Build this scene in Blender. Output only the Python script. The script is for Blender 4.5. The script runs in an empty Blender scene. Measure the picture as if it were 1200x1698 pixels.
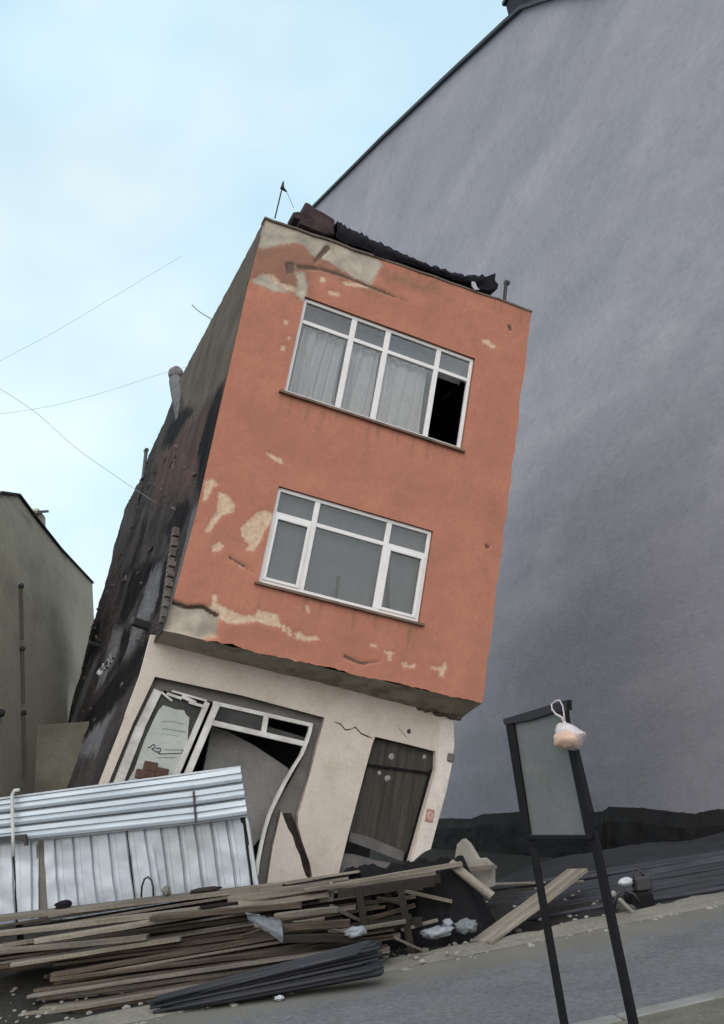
import bpy, bmesh, math, random
import numpy as np
from math import radians, sin, cos, pi, tan
from mathutils import Vector, Matrix, noise
from mathutils.geometry import tessellate_polygon

random.seed(7)
S = bpy.context.scene
COL = S.collection

# ------------------------------------------------------------------ camera
F_PX, PITCH, ROLL = 1470.0, radians(17), radians(8)
CAM = Vector((0, 0, 1.8))
_F = Vector((0, cos(PITCH), sin(PITCH)))
_U0 = Vector((0, -sin(PITCH), cos(PITCH)))
_R0 = Vector((1, 0, 0))
_R = _R0 * cos(ROLL) - _U0 * sin(ROLL)
_U = _U0 * cos(ROLL) + _R0 * sin(ROLL)
cd = bpy.data.cameras.new('camera')
cam = bpy.data.objects.new('camera', cd)
COL.objects.link(cam)
M = Matrix((_R, _U, -_F)).transposed().to_4x4()
M.translation = CAM
cam.matrix_world = M
cd.sensor_fit = 'VERTICAL'
cd.angle = 2 * math.atan(849.0 / F_PX)
cd.clip_end = 1000
S.camera = cam

# ------------------------------------------------------------------ light
SUN_EL, SUN_AZ = radians(33), radians(183)      # azimuth from +Y clockwise: behind and to the left of the camera
W = bpy.data.worlds.new("World")
S.world = W
W.use_nodes = True
wn = W.node_tree
wn.nodes.clear()


def nd(nt, typ, **kw):
    n = nt.nodes.new(typ)
    for k, v in kw.items():
        if k in n.inputs.keys() if hasattr(n.inputs, 'keys') else False:
            n.inputs[k].default_value = v
        else:
            setattr(n, k, v)
    return n


sky = wn.nodes.new('ShaderNodeTexSky')
sky.sky_type = 'NISHITA'
sky.sun_disc = False
sky.sun_elevation = SUN_EL
sky.sun_rotation = SUN_AZ
sky.air_density = 1.0
sky.dust_density = 1.0
sky.ozone_density = 1.5
tc = wn.nodes.new('ShaderNodeTexCoord')
mp = wn.nodes.new('ShaderNodeMapping')
mp.inputs['Scale'].default_value = (1.6, 1.6, 3.2)
mp.inputs['Location'].default_value = (0.35, 0.2, 0.1)
nz = wn.nodes.new('ShaderNodeTexNoise')
nz.inputs['Scale'].default_value = 1.1
nz.inputs['Detail'].default_value = 5
nz.inputs['Roughness'].default_value = 0.45
rmp = wn.nodes.new('ShaderNodeMapRange')
rmp.inputs['From Min'].default_value = 0.3
rmp.inputs['From Max'].default_value = 0.72
rmp.inputs['To Min'].default_value = 0.72
rmp.inputs['To Max'].default_value = 0.97
mx = wn.nodes.new('ShaderNodeMix')
mx.data_type = 'RGBA'
# overcast veil: brighter towards the hidden sun, as real cloud is
_sd = (sin(SUN_AZ) * cos(SUN_EL), cos(SUN_AZ) * cos(SUN_EL), sin(SUN_EL))
dotn = wn.nodes.new('ShaderNodeVectorMath')
dotn.operation = 'DOT_PRODUCT'
dotn.inputs[1].default_value = _sd
wn.links.new(tc.outputs['Generated'], dotn.inputs[0])
glow = wn.nodes.new('ShaderNodeMapRange')
glow.interpolation_type = 'SMOOTHSTEP'
glow.inputs['From Min'].default_value = 0.25
glow.inputs['From Max'].default_value = 1.0
wn.links.new(dotn.outputs['Value'], glow.inputs['Value'])
veil = wn.nodes.new('ShaderNodeMix')
veil.data_type = 'RGBA'
veil.inputs['A'].default_value = (7.1, 9.8, 11.4, 1)
veil.inputs['B'].default_value = (16.5, 17.6, 19.2, 1)
wn.links.new(glow.outputs['Result'], veil.inputs['Factor'])
nz2 = wn.nodes.new('ShaderNodeTexNoise')
nz2.inputs['Scale'].default_value = 1.7
nz2.inputs['Detail'].default_value = 4
mp2 = wn.nodes.new('ShaderNodeMapping')
mp2.inputs['Location'].default_value = (0.62, 0.1, 0.33)
mp2.inputs['Scale'].default_value = (1.0, 1.0, 1.6)
wn.links.new(tc.outputs['Generated'], mp2.inputs['Vector'])
wn.links.new(mp2.outputs['Vector'], nz2.inputs['Vector'])
r2 = wn.nodes.new('ShaderNodeMapRange')
r2.inputs['From Min'].default_value = 0.38
r2.inputs['From Max'].default_value = 0.62
wn.links.new(nz2.outputs['Fac'], r2.inputs['Value'])
thick = wn.nodes.new('ShaderNodeMix')
thick.data_type = 'RGBA'
thick.blend_type = 'MULTIPLY'
thick.inputs['B'].default_value = (1.5, 1.22, 1.02, 1)
wn.links.new(r2.outputs['Result'], thick.inputs['Factor'])
wn.links.new(veil.outputs['Result'], thick.inputs['A'])
wn.links.new(thick.outputs['Result'], mx.inputs['B'])
bg = wn.nodes.new('ShaderNodeBackground')
bg.inputs['Strength'].default_value = 0.1
wo = wn.nodes.new('ShaderNodeOutputWorld')
wn.links.new(tc.outputs['Generated'], mp.inputs['Vector'])
wn.links.new(mp.outputs['Vector'], nz.inputs['Vector'])
wn.links.new(nz.outputs['Fac'], rmp.inputs['Value'])
wn.links.new(rmp.outputs['Result'], mx.inputs['Factor'])
wn.links.new(sky.outputs['Color'], mx.inputs['A'])
wn.links.new(mx.outputs['Result'], bg.inputs['Color'])
wn.links.new(bg.outputs['Background'], wo.inputs['Surface'])

sd = bpy.data.lights.new('sun', 'SUN')
sd.energy = 0.6
sd.angle = radians(50)
sd.color = (1.0, 0.98, 0.95)
sun = bpy.data.objects.new('sun', sd)
COL.objects.link(sun)
_sv = Vector((sin(SUN_AZ) * cos(SUN_EL), cos(SUN_AZ) * cos(SUN_EL), sin(SUN_EL)))
sun.rotation_euler = (-_sv).to_track_quat('-Z', 'Y').to_euler()

S.view_settings.view_transform = 'Standard'
S.view_settings.look = 'None'
S.view_settings.exposure = 0.0
S.view_settings.gamma = 1.0
S.render.engine = 'CYCLES'


# ------------------------------------------------------------------ geometry helpers
def ray(x, y):
    return (_F * F_PX + _R * (x - 600) + _U * (849 - y)).normalized()


def on_plane(x, y, p0, n):
    d = ray(x, y)
    return CAM + d * ((Vector(p0) - CAM).dot(n) / d.dot(n))


def at_y(x, y, Y):                       # point seen there, Y metres down the street's cross axis
    return on_plane(x, y, (0, Y, 0), Vector((0, 1, 0)))


def at_z(x, y, z=0):
    return on_plane(x, y, (0, 0, z), Vector((0, 0, 1)))


def fin(o, mat=None, parent=None, label=None, cat=None, group=None, kind=None, smooth=False):
    COL.objects.link(o)
    if mat is not None and o.data is not None:
        if isinstance(mat, (list, tuple)):
            for m in mat:
                o.data.materials.append(m)
        else:
            o.data.materials.append(mat)
    if parent is not None:
        o.parent = parent
    tag(o, label, cat, group, kind)
    if smooth and o.data is not None:
        for p in o.data.polygons:
            p.use_smooth = True
    return o


def tag(o, label=None, cat=None, group=None, kind=None):
    if label:
        o['label'] = label
    if cat:
        o['category'] = cat
    if group:
        o['group'] = group
    if kind:
        o['kind'] = kind
    return o


def empty(name, label, cat, loc=(0, 0, 0), group=None):
    o = bpy.data.objects.new(name, None)
    o.location = loc
    COL.objects.link(o)
    return tag(o, label, cat, group)


class MB:
    def __init__(s):
        s.v, s.f = [], []

    def face(s, pts):
        b = len(s.v)
        s.v += [tuple(p) for p in pts]
        s.f.append(tuple(range(b, b + len(pts))))

    def hexa(s, p):                      # 8 points: bottom loop, top loop
        b = len(s.v)
        s.v += [tuple(q) for q in p]
        for f in ((0, 3, 2, 1), (4, 5, 6, 7), (0, 1, 5, 4), (1, 2, 6, 5), (2, 3, 7, 6), (3, 0, 4, 7)):
            s.f.append(tuple(b + i for i in f))

    def box(s, x0, x1, y0, y1, z0, z1):
        s.hexa([(x0, y0, z0), (x1, y0, z0), (x1, y1, z0), (x0, y1, z0), (x0, y0, z1), (x1, y0, z1), (x1, y1, z1), (x0, y1, z1)])

    def beam(s, p, q, w, h, up=(0, 0, 1), taper=1.0):
        p, q, up = Vector(p), Vector(q), Vector(up)
        d = (q - p).normalized()
        a = d.cross(up).normalized()
        c = a.cross(d).normalized()
        L = []
        for base, k in ((p, 1.0), (q, taper)):
            for i, j in ((-1, -1), (1, -1), (1, 1), (-1, 1)):
                L.append(base + a * (i * w / 2 * k) + c * (j * h / 2 * k))
        s.hexa(L)

    def tube(s, pts, r, n=8, cap=True):
        pts = [Vector(p) for p in pts]
        rs = r if isinstance(r, (list, tuple)) else [r] * len(pts)
        b = len(s.v)
        prev = None
        for i, p in enumerate(pts):
            d = (pts[min(i + 1, len(pts) - 1)] - pts[max(i - 1, 0)]).normalized()
            if prev is None:
                prev = d.orthogonal().normalized()
            a = (prev - d * prev.dot(d)).normalized()
            prev = a
            c = d.cross(a)
            for k in range(n):
                t = 2 * pi * k / n
                s.v.append(tuple(p + (a * cos(t) + c * sin(t)) * rs[i]))
        for i in range(len(pts) - 1):
            for k in range(n):
                k2 = (k + 1) % n
                s.f.append((b + i * n + k, b + i * n + k2, b + (i + 1) * n + k2, b + (i + 1) * n + k))
        if cap:
            s.f.append(tuple(b + k for k in reversed(range(n))))
            e = b + (len(pts) - 1) * n
            s.f.append(tuple(e + k for k in range(n)))

    def prism(s, poly, dirv, holes=()):  # planar polygon (3-D points) extruded by dirv, holes allowed
        loops = [[Vector(p) for p in poly]] + [[Vector(p) for p in h] for h in holes]
        tris = tessellate_polygon(loops)
        flat = [p for l in loops for p in l]
        dv = Vector(dirv)
        b = len(s.v)
        n = len(flat)
        s.v += [tuple(p) for p in flat] + [tuple(p + dv) for p in flat]
        for t in tris:
            s.f.append(tuple(b + i for i in t))
            s.f.append(tuple(b + n + i for i in reversed(t)))
        o = 0
        for l in loops:
            m = len(l)
            for i in range(m):
                j = (i + 1) % m
                s.f.append((b + o + i, b + o + j, b + n + o + j, b + n + o + i))
            o += m

    def grid(s, fn, nu, nv):
        b = len(s.v)
        for j in range(nv + 1):
            for i in range(nu + 1):
                s.v.append(tuple(fn(i / nu, j / nv)))
        for j in range(nv):
            for i in range(nu):
                a = b + j * (nu + 1) + i
                s.f.append((a, a + 1, a + nu + 2, a + nu + 1))

    def build(s, name, mat, parent=None, bevel=0, smooth=False, fixn=True, **kw):
        me = bpy.data.meshes.new(name)
        me.from_pydata(s.v, [], s.f)
        if fixn or bevel:
            bm = bmesh.new()
            bm.from_mesh(me)
            if fixn:
                bmesh.ops.recalc_face_normals(bm, faces=bm.faces)
            if bevel:
                bmesh.ops.bevel(bm, geom=[e for e in bm.edges if len(e.link_faces) == 2 and e.calc_face_angle(0) > .6], offset=bevel, segments=1, affect='EDGES')
            bm.to_mesh(me)
            bm.free()
        o = bpy.data.objects.new(name, me)
        return fin(o, mat, parent, smooth=smooth, **kw)


def ns(x, y, z, sc=1.0, oct=3):
    return noise.fractal(Vector((x * sc, y * sc, z * sc)), 1.0, 2.0, oct)


# ------------------------------------------------------------------ materials
TOOLS = []


def mat(name, col, rough=0.85, col2=None, scale=3.0, amt=0.5, bump=0.3, bscale=None, stretch=(1, 1, 1), metal=0.0,
        stain=None, stain_scale=0.7, stain_amt=0.5, spec=0.3, fine=0.12, bdist=0.01):
    m = bpy.data.materials.new(name)
    m.use_nodes = True
    nt = m.node_tree
    b = nt.nodes['Principled BSDF']
    b.inputs['Roughness'].default_value = rough
    b.inputs['Metallic'].default_value = metal
    b.inputs['Specular IOR Level'].default_value = spec
    t = nt.nodes.new('ShaderNodeTexCoord')
    mpn = nt.nodes.new('ShaderNodeMapping')
    mpn.inputs['Scale'].default_value = stretch
    nt.links.new(t.outputs['Object'], mpn.inputs['Vector'])

    def nse(sc, det=6, ro=0.6, vec=mpn):
        n = nt.nodes.new('ShaderNodeTexNoise')
        n.inputs['Scale'].default_value = sc
        n.inputs['Detail'].default_value = det
        n.inputs['Roughness'].default_value = ro
        nt.links.new(vec.outputs[0] if vec is mpn else vec.outputs['Object'], n.inputs['Vector'])
        return n

    def mr(src, a, c, lo, hi):
        r = nt.nodes.new('ShaderNodeMapRange')
        r.inputs['From Min'].default_value = a
        r.inputs['From Max'].default_value = c
        r.inputs['To Min'].default_value = lo
        r.inputs['To Max'].default_value = hi
        nt.links.new(src, r.inputs['Value'])
        return r.outputs['Result']

    def mix(f, A, B, typ='MIX'):
        x = nt.nodes.new('ShaderNodeMix')
        x.data_type = 'RGBA'
        x.blend_type = typ
        for s_, v in (('Factor', f), ('A', A), ('B', B)):
            if isinstance(v, bpy.types.NodeSocket):
                nt.links.new(v, x.inputs[s_])
            else:
                x.inputs[s_].default_value = (*v, 1) if isinstance(v, tuple) else v
        return x.outputs['Result']

    c2 = col2 if col2 else tuple(c * 0.7 for c in col)
    n1 = nse(scale)
    out = mix(mr(n1.outputs['Fac'], 0.35, 0.68, 0, amt * 1.2), tuple(col), tuple(c2))
    if stain:
        n2 = nse(stain_scale, 5, 0.65)
        out = mix(mr(n2.outputs['Fac'], 0.5, 0.66, 0, stain_amt), out, tuple(stain))
    n3 = nse(scale * 14, 4, 0.7, t)
    out = mix(1.0, out, mix(mr(n3.outputs['Fac'], 0.3, 0.7, 0, 1), (1 - fine,) * 3, (1 + fine,) * 3), 'MULTIPLY')
    nt.links.new(out, b.inputs['Base Color'])
    nt.links.new(mr(n1.outputs['Fac'], 0.3, 0.7, max(rough - .1, 0), min(rough + .1, 1)), b.inputs['Roughness'])
    if bump:
        bp = nt.nodes.new('ShaderNodeBump')
        bp.inputs['Strength'].default_value = bump
        bp.inputs['Distance'].default_value = bdist
        nb = nse(bscale or scale * 5, 6, 0.65)
        nt.links.new(nb.outputs['Fac'], bp.inputs['Height'])
        nt.links.new(bp.outputs['Normal'], b.inputs['Normal'])
    TOOLS[:] = (m, nt, b, t, nse, mr, mix, out)
    return m


def attr_layers(layers):
    """adds to the material just made: list of (attribute, colour, colour2, noise scale, softness) laid over each other"""
    m, nt, b, t, nse, mr, mix, out = TOOLS
    for (an, c1, c2, sc, soft) in layers:
        a = nt.nodes.new('ShaderNodeAttribute')
        a.attribute_name = an
        n = nse(sc, 8, 0.7, t)
        ad = nt.nodes.new('ShaderNodeMath')
        ad.operation = 'ADD'
        nt.links.new(a.outputs['Fac'], ad.inputs[0])
        nt.links.new(mr(n.outputs['Fac'], 0.25, 0.75, -0.42, 0.42), ad.inputs[1])
        f = mr(ad.outputs[0], 0.5 - soft, 0.5 + soft, 0, 1)
        n2 = nse(sc * 0.5, 6, 0.6, t)
        out = mix(f, out, mix(mr(n2.outputs['Fac'], .35, .65, 0, 1), c1, c2))
    nt.links.new(out, b.inputs['Base Color'])
    return m


def glass_mat(name, tint=(0.9, 0.93, 0.95), gloss=0.12, dirt=0.0, dirtcol=(.5, .52, .5)):
    m = bpy.data.materials.new(name)
    m.use_nodes = True
    nt = m.node_tree
    nt.nodes.clear()
    o = nt.nodes.new('ShaderNodeOutputMaterial')
    tr = nt.nodes.new('ShaderNodeBsdfTransparent')
    tr.inputs['Color'].default_value = (*tint, 1)
    gl = nt.nodes.new('ShaderNodeBsdfGlossy')
    gl.inputs['Roughness'].default_value = 0.03
    fr = nt.nodes.new('ShaderNodeFresnel')
    fr.inputs['IOR'].default_value = 1.55
    mx_ = nt.nodes.new('ShaderNodeMixShader')
    nt.links.new(fr.outputs[0], mx_.inputs[0])
    nt.links.new(tr.outputs[0], mx_.inputs[1])
    nt.links.new(gl.outputs[0], mx_.inputs[2])
    last = mx_
    df = nt.nodes.new('ShaderNodeBsdfDiffuse')
    df.inputs['Color'].default_value = (*dirtcol, 1)
    t = nt.nodes.new('ShaderNodeTexCoord')
    n = nt.nodes.new('ShaderNodeTexNoise')
    n.inputs['Scale'].default_value = 2.5
    n.inputs['Detail'].default_value = 6
    nt.links.new(t.outputs['Object'], n.inputs['Vector'])
    r = nt.nodes.new('ShaderNodeMapRange')
    r.inputs['From Min'].default_value = .3
    r.inputs['From Max'].default_value = .7
    r.inputs['To Min'].default_value = dirt * .6
    r.inputs['To Max'].default_value = dirt * 1.3
    nt.links.new(n.outputs['Fac'], r.inputs['Value'])
    m2 = nt.nodes.new('ShaderNodeMixShader')
    nt.links.new(r.outputs[0], m2.inputs[0])
    nt.links.new(last.outputs[0], m2.inputs[1])
    nt.links.new(df.outputs[0], m2.inputs[2])
    nt.links.new(m2.outputs[0], o.inputs['Surface'])
    return m


M_salmon = mat('salmon_paint', (.46, .198, .130), .9, (.39, .170, .112), 1.1, .7, .25, 30, stain=(.34, .15, .105), stain_scale=1.6, stain_amt=.45, fine=.08)
m, nt, b, t, nse, mr, mix, out = TOOLS
n_a = nse(3.2, 8, .75, t)
out = mix(mr(n_a.outputs['Fac'], .55, .75, 0, .4), out, (.33, .15, .10))
n_b = nse(7.0, 8, .75, t)
out = mix(mr(n_b.outputs['Fac'], .64, .70, 0, .35), out, (.56, .30, .21))
TOOLS[:] = (m, nt, b, t, nse, mr, mix, out)
attr_layers([('bruise', (.36, .15, .10), (.40, .165, .11), 5, .45),
             ('dirty', (.31, .155, .105), (.24, .135, .095), 5, .35),
             ('peel', (.66, .52, .38), (.50, .34, .24), 26, .16),
             ('conc', (.50, .455, .37), (.30, .275, .225), 6, .18),
             ('dark', (.09, .065, .05), (.15, .10, .07), 20, .16)])
M_side0 = None
M_side = mat('side_wall_soot', (.034, .030, .031), .95, (.065, .056, .053), 1.6, .8, .6, 5, stretch=(1, .45, .6), stain=(.008, .0075, .009), stain_scale=.9, stain_amt=.85, fine=.25, spec=.08)
attr_layers([('plaster', (.120, .103, .082), (.075, .064, .052), 2, .12),
             ('pale', (.15, .15, .155), (.09, .09, .10), 4, .25),
             ('brick', (.10, .062, .052), (.05, .037, .033), 3, .3),
             ('void', (.006, .005, .006), (.012, .010, .011), 4, .2)])
M_cream = mat('cream_plaster', (.62, .56, .49), .9, (.53, .475, .41), 1.3, .7, .3, 25, stain=(.42, .35, .27), stain_scale=1.9, stain_amt=.4, fine=.07)
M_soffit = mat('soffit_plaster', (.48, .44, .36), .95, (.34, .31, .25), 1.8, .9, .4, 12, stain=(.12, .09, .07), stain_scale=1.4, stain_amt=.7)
M_whitepl = mat('white_plaster', (.72, .67, .60), .85, (.6, .55, .48), 2.5, .6, .3, 20, stain=(.3, .26, .22), stain_scale=2.2, stain_amt=.5)
M_reveal = mat('grey_reveal', (.17, .165, .15), .9, (.11, .105, .1), 2.5, .8, .3, 20)
M_pvc = mat('white_pvc', (.78, .78, .77), .45, (.66, .66, .64), 3, .5, .05, 20, spec=.4, fine=.04)
M_pvcdirty = mat('dirty_pvc', (.72, .72, .69), .5, (.45, .44, .40), 3.5, .8, .1, 20, spec=.4, fine=.08)
M_sill = mat('sill_stone', (.22, .15, .11), .8, (.11, .085, .07), 3, .8, .3, 15)
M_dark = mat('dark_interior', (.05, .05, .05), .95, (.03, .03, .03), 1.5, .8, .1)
M_slab = mat('interior_slab', (.24, .24, .23), .95, (.17, .17, .165), 1.2, .8, .1)
M_doorgrey = mat('dark_grey_door', (.066, .060, .050), .7, (.034, .031, .027), 2.2, .9, .5, 12, stretch=(5, 1, .35), spec=.3, fine=.2)
M_doorpale = mat('worn_door_foot', (.15, .145, .14), .8, (.09, .09, .085), 4, .8, .3)
M_curtain = mat('net_curtain', (.78, .77, .78), .95, (.68, .67, .68), 2, .6, .1)
M_reflection = mat('grey_reflection', (.21, .215, .235), .95, (.18, .185, .20), .9, .6, .05)  # grey reflection of the panes, put into the colour of a sheet
M_poster = mat('posted_paper', (.47, .50, .465), .9, (.36, .39, .375), 2.5, .6, .1)
M_ink = mat('faded_green_ink', (.17, .25, .19), .9, (.3, .36, .3), 5, .8, 0)
M_ink2 = mat('dark_ink', (.045, .05, .055), .9, (.10, .10, .10), 9, .8, 0)
M_brick = mat('brown_brick', (.11, .065, .048), .95, (.065, .045, .036), 8, .8, .5)
M_tar = mat('tar_felt', (.007, .007, .011), .8, (.015, .014, .02), 3, .6, .7, 8, spec=.2, bdist=.03)
M_parapet = mat('broken_parapet', (.07, .045, .045), .95, (.03, .022, .026), 4, .9, .8, 10, bdist=.03)
M_metaldark = mat('dark_steel', (.02, .021, .024), .55, (.035, .033, .033), 5, .7, .2, spec=.5)
M_greywall = mat('grey_render', (.415, .405, .455), .95, (.34, .345, .385), .34, 1.0, .3, 9, stain=(.48, .46, .50), stain_scale=.26, stain_amt=.85, fine=.07, stretch=(.62, .42, 1.25), bdist=.03)
m, nt, b, t, nse, mr, mix, out = TOOLS
n_a = nse(1.7, 8, .7, t)                                   # small smudges
out = mix(mr(n_a.outputs['Fac'], .56, .74, 0, .45), out, (.27, .262, .30))
n_b = nse(.55, 8, .75, t)                                  # faint greenish damp
out = mix(mr(n_b.outputs['Fac'], .60, .72, 0, .35), out, (.31, .34, .345))
mpv = nt.nodes.new('ShaderNodeMapping')                    # water runs
mpv.inputs['Scale'].default_value = (2.2, 2.2, .10)
nt.links.new(t.outputs['Object'], mpv.inputs['Vector'])
n_c = nt.nodes.new('ShaderNodeTexNoise')
n_c.inputs['Scale'].default_value = 1.3
n_c.inputs['Detail'].default_value = 7
nt.links.new(mpv.outputs[0], n_c.inputs['Vector'])
out = mix(mr(n_c.outputs['Fac'], .58, .75, 0, .08), out, (.29, .29, .32))
n_d = nse(.9, 9, .78)
out = mix(mr(n_d.outputs['Fac'], .48, .66, 0, .22), out, (.36, .35, .41))
nt.links.new(out, b.inputs['Base Color'])
M_wallbase = mat('dark_footing', (.012, .012, .014), .95, (.024, .022, .022), 1.2, .8, .8, 5, bdist=.05, fine=.25)
M_leftwall = mat('olive_render', (.62, .59, .46), .95, (.50, .475, .37), .35, .8, .2, 12, stain=(.34, .315, .24), stain_scale=.5, stain_amt=.7, fine=.07, stretch=(.45, .45, .9))
M_leftroof = mat('dark_roof_edge', (.05, .05, .05), .8)
M_paleblock = mat('pale_low_wall', (.135, .13, .10), .95, (.085, .082, .065), 1.2, .8, .3, 9)
M_sheet = mat('galvanised_sheet', (.50, .555, .60), .45, (.38, .435, .48), 1.6, .8, .08, 6, stretch=(1, 1, .4), metal=.25, spec=.5, stain=(.42, .43, .42), stain_scale=1.5, stain_amt=.4, fine=.05)
M_sheet2 = mat('galvanised_sheet_flat', (.48, .55, .60), .42, (.34, .40, .45), 2.2, .9, .08, 6, stretch=(.25, 1, 2.5), metal=.25, spec=.5, stain=(.36, .38, .39), stain_scale=1.3, stain_amt=.45, fine=.05)
M_pipe = mat('white_pipe', (.55, .57, .55), .5, (.45, .46, .44), 5, .6, .05)
WOODS = [mat('weathered_wood', (.20, .18, .148), .9, (.085, .075, .06), 2.2, .9, .5, 18, stretch=(.35, 4, 4), fine=.2),
         mat('brown_wood', (.105, .084, .062), .9, (.035, .027, .02), 2.2, .9, .5, 18, stretch=(.35, 4, 4), fine=.2),
         mat('dark_wood', (.030, .024, .019), .9, (.014, .011, .009), 2.2, .9, .5, 18, stretch=(.35, 4, 4), fine=.2),
         mat('pale_wood', (.27, .245, .20), .9, (.13, .115, .09), 2.2, .9, .5, 18, stretch=(.35, 4, 4), fine=.2)]
M_plasterboard = mat('plaster_sheet', (.27, .26, .225), .9, (.17, .16, .14), 3, .8, .3)
M_rod = mat('dark_pipe', (.012, .014, .019), .7, (.022, .024, .030), 3, .8, .3, 12, spec=.5)
M_rod2 = mat('grey_blue_pipe', (.032, .035, .046), .7, (.018, .020, .027), 3, .8, .3, 12, spec=.5)
M_plastic_shade = mat('black_plastic_shade', (.005, .005, .006), .75, (.008, .008, .010), 3, .7, .5, 8, spec=.15, bdist=.04)  # machine housing; on the heap it carries the painted shade
M_asphalt = mat('asphalt', (.140, .143, .152), .92, (.112, .115, .123), 1.4, .9, .8, 45, stain=(.155, .155, .155), stain_scale=.6, stain_amt=.6, fine=.3, bdist=.015)
attr_layers([('dust', (.17, .163, .135), (.14, .135, .115), 3, .42)])
M_dust = mat('sandy_shoulder', (.20, .19, .155), .95, (.15, .145, .125), 1.3, .8, .6, 30, fine=.2, stain=(.11, .105, .09), stain_scale=1.6, stain_amt=.5)
M_earth = mat('dark_earth', (.018, .017, .016), .98, (.036, .033, .028), 1.5, .8, 1, 14, bdist=.05, fine=.3)
M_kerb = mat('kerb_concrete', (.22, .22, .21), .9, (.15, .15, .14), 4, .7, .4)
M_verge = mat('verge_dirt', (.105, .105, .082), .98, (.15, .145, .12), 4, .9, 1, 30, fine=.3)
M_signpanel = mat('blank_sign_panel', (.135, .14, .142), .45, (.105, .118, .115), 2.2, .9, .1, spec=.4, stain=(.165, .165, .16), stain_scale=3.5, stain_amt=.6, fine=.08)
M_signframe = mat('sign_frame', (.006, .006, .008), .7, (.012, .012, .014), 6, .6, .1, spec=.2)
M_signtop = mat('sign_top_bar', (.025, .025, .03), .7, (.03, .03, .035), 6, .6, .1)
M_bag = mat('white_plastic_bag', (.52, .50, .52), .4, (.40, .30, .27), 5, .6, .5, 14, spec=.5, bdist=.02)
M_bread = mat('bread_inside_bag', (.50, .33, .25), .6, (.60, .47, .38), 9, .8, .5, 14, bdist=.02)
M_rubble = mat('rubble_stone', (.30, .29, .26), .95, (.16, .155, .14), 6, .8, .6)
M_rag = mat('pale_plastic_scrap', (.25, .28, .305), .5, (.20, .22, .235), 6, .7, .5)
M_white = mat('white_scrap', (.46, .48, .50), .5, (.30, .32, .34), 8, .6, .3)
M_cable = mat('cable', (.13, .13, .14), .7)
M_cable2 = mat('pale_cable', (.25, .23, .21), .7)
M_plate = mat('number_plate', (.42, .17, .15), .6, (.5, .3, .27), 20, .8, .1)
M_glass = glass_mat('window_glass', (.95, .96, .96), dirt=.05)
M_glassd = glass_mat('dusty_glass', (.6, .62, .62), dirt=.28, dirtcol=(.20, .205, .20))

# ------------------------------------------------------------------ ground, road
E = Vector((5.74, 1.66, 0)).normalized()          # along the street
NRM = Vector((-E.y, E.x, 0))                      # away from the camera
P_far = Vector((1.25, 10.25, 0))                  # a point of the far road edge
P_near = Vector((1.90, 6.96, 0))                  # a point of the near kerb


def st(a, b, z=0):                                # street coordinates: a along, b beyond the far road edge
    return P_far + E * a + NRM * b + Vector((0, 0, z))


def ground_h(a, b):
    h = 0.0
    t = min(max((b - .05) / 2.6, 0), 1)
    h = .30 * t * t * (3 - 2 * t)
    k = min(max((b - .15) / .8, 0), 1)
    h += k * (.05 * ns(a, b, 1.3, 1.1) + .03 * ns(a, b, 4.4, 4))
    if a > 0:
        h -= 1.3 * min(a / 1.5, 1) * min(max((b - 2.2) / 4, 0), 1)
    return h


mb = MB()
mb.grid(lambda u, v: st(-14 + 30 * u, -.02 + 38 * v ** 1.9, ground_h(-14 + 30 * u, -.02 + 38 * v ** 1.9)), 230, 150)
mb.build('lot_ground', M_earth, smooth=True, kind='structure')
mb = MB()
mb.face([(-600, -600, -.9), (600, -600, -.9), (600, 600, -.9), (-600, 600, -.9)])
mb.build('ground', M_earth, kind='structure')
nb = (P_near - P_far).dot(NRM)
mb = MB()
mb.grid(lambda u, v: st(-15 + 31 * u, nb + (.03 - nb) * v, .012 + .006 * ns(u * 31, v * 3, 0, 1)), 420, 60)
ro = mb.build('road', M_asphalt, smooth=True, kind='structure')
dv = []
for (x, y, z) in mb.v:
    dq = Vector((x, y, 0)) - P_far
    a_, b_ = dq.dot(E), dq.dot(NRM)
    dv.append(max(0, min(1, 1.15 + (b_ + .12 * ns(a_, 0, 7, .9)) / .95)))
at_ = ro.data.attributes.new('dust', 'FLOAT', 'POINT')
at_.data.foreach_set('value', np.array(dv, dtype=np.float32))
mb = MB()                                          # dusty shoulder lapping over the asphalt
mb.grid(lambda u, v: st(-14 + 30 * u, .0 + (.42 + .16 * ns(u * 30, 0, 7, .8) + .06 * ns(u * 30, 3, 7, 4)) * v,
                        (.014 if v < .05 else .02 + .055 * v + .014 * ns(u * 30, v, 2, 3)) - .07 * (v > .97)), 260, 14)
mb.build('road_shoulder', M_dust, smooth=True, kind='structure')
mb = MB()
kz = .12
a0 = -6
while a0 < 8:
    p = st(a0, nb - .075)
    q = st(a0 + .98, nb - .075)
    mb.beam(p + Vector((0, 0, kz / 2 - .04)), q + Vector((0, 0, kz / 2 - .04)), .15, kz + .08)
    a0 += 1.0
mb.build('near_kerb', M_kerb, bevel=.012, kind='structure')
mb = MB()
mb.grid(lambda u, v: st(-12 + 28 * u, nb - .152 - 7 * v, kz - .01 + .03 * (1 + ns(u * 28, v * 5, 4, 2)) * (v > .02)), 180, 50)
mb.build('near_verge', M_verge, smooth=True, kind='structure')
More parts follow.
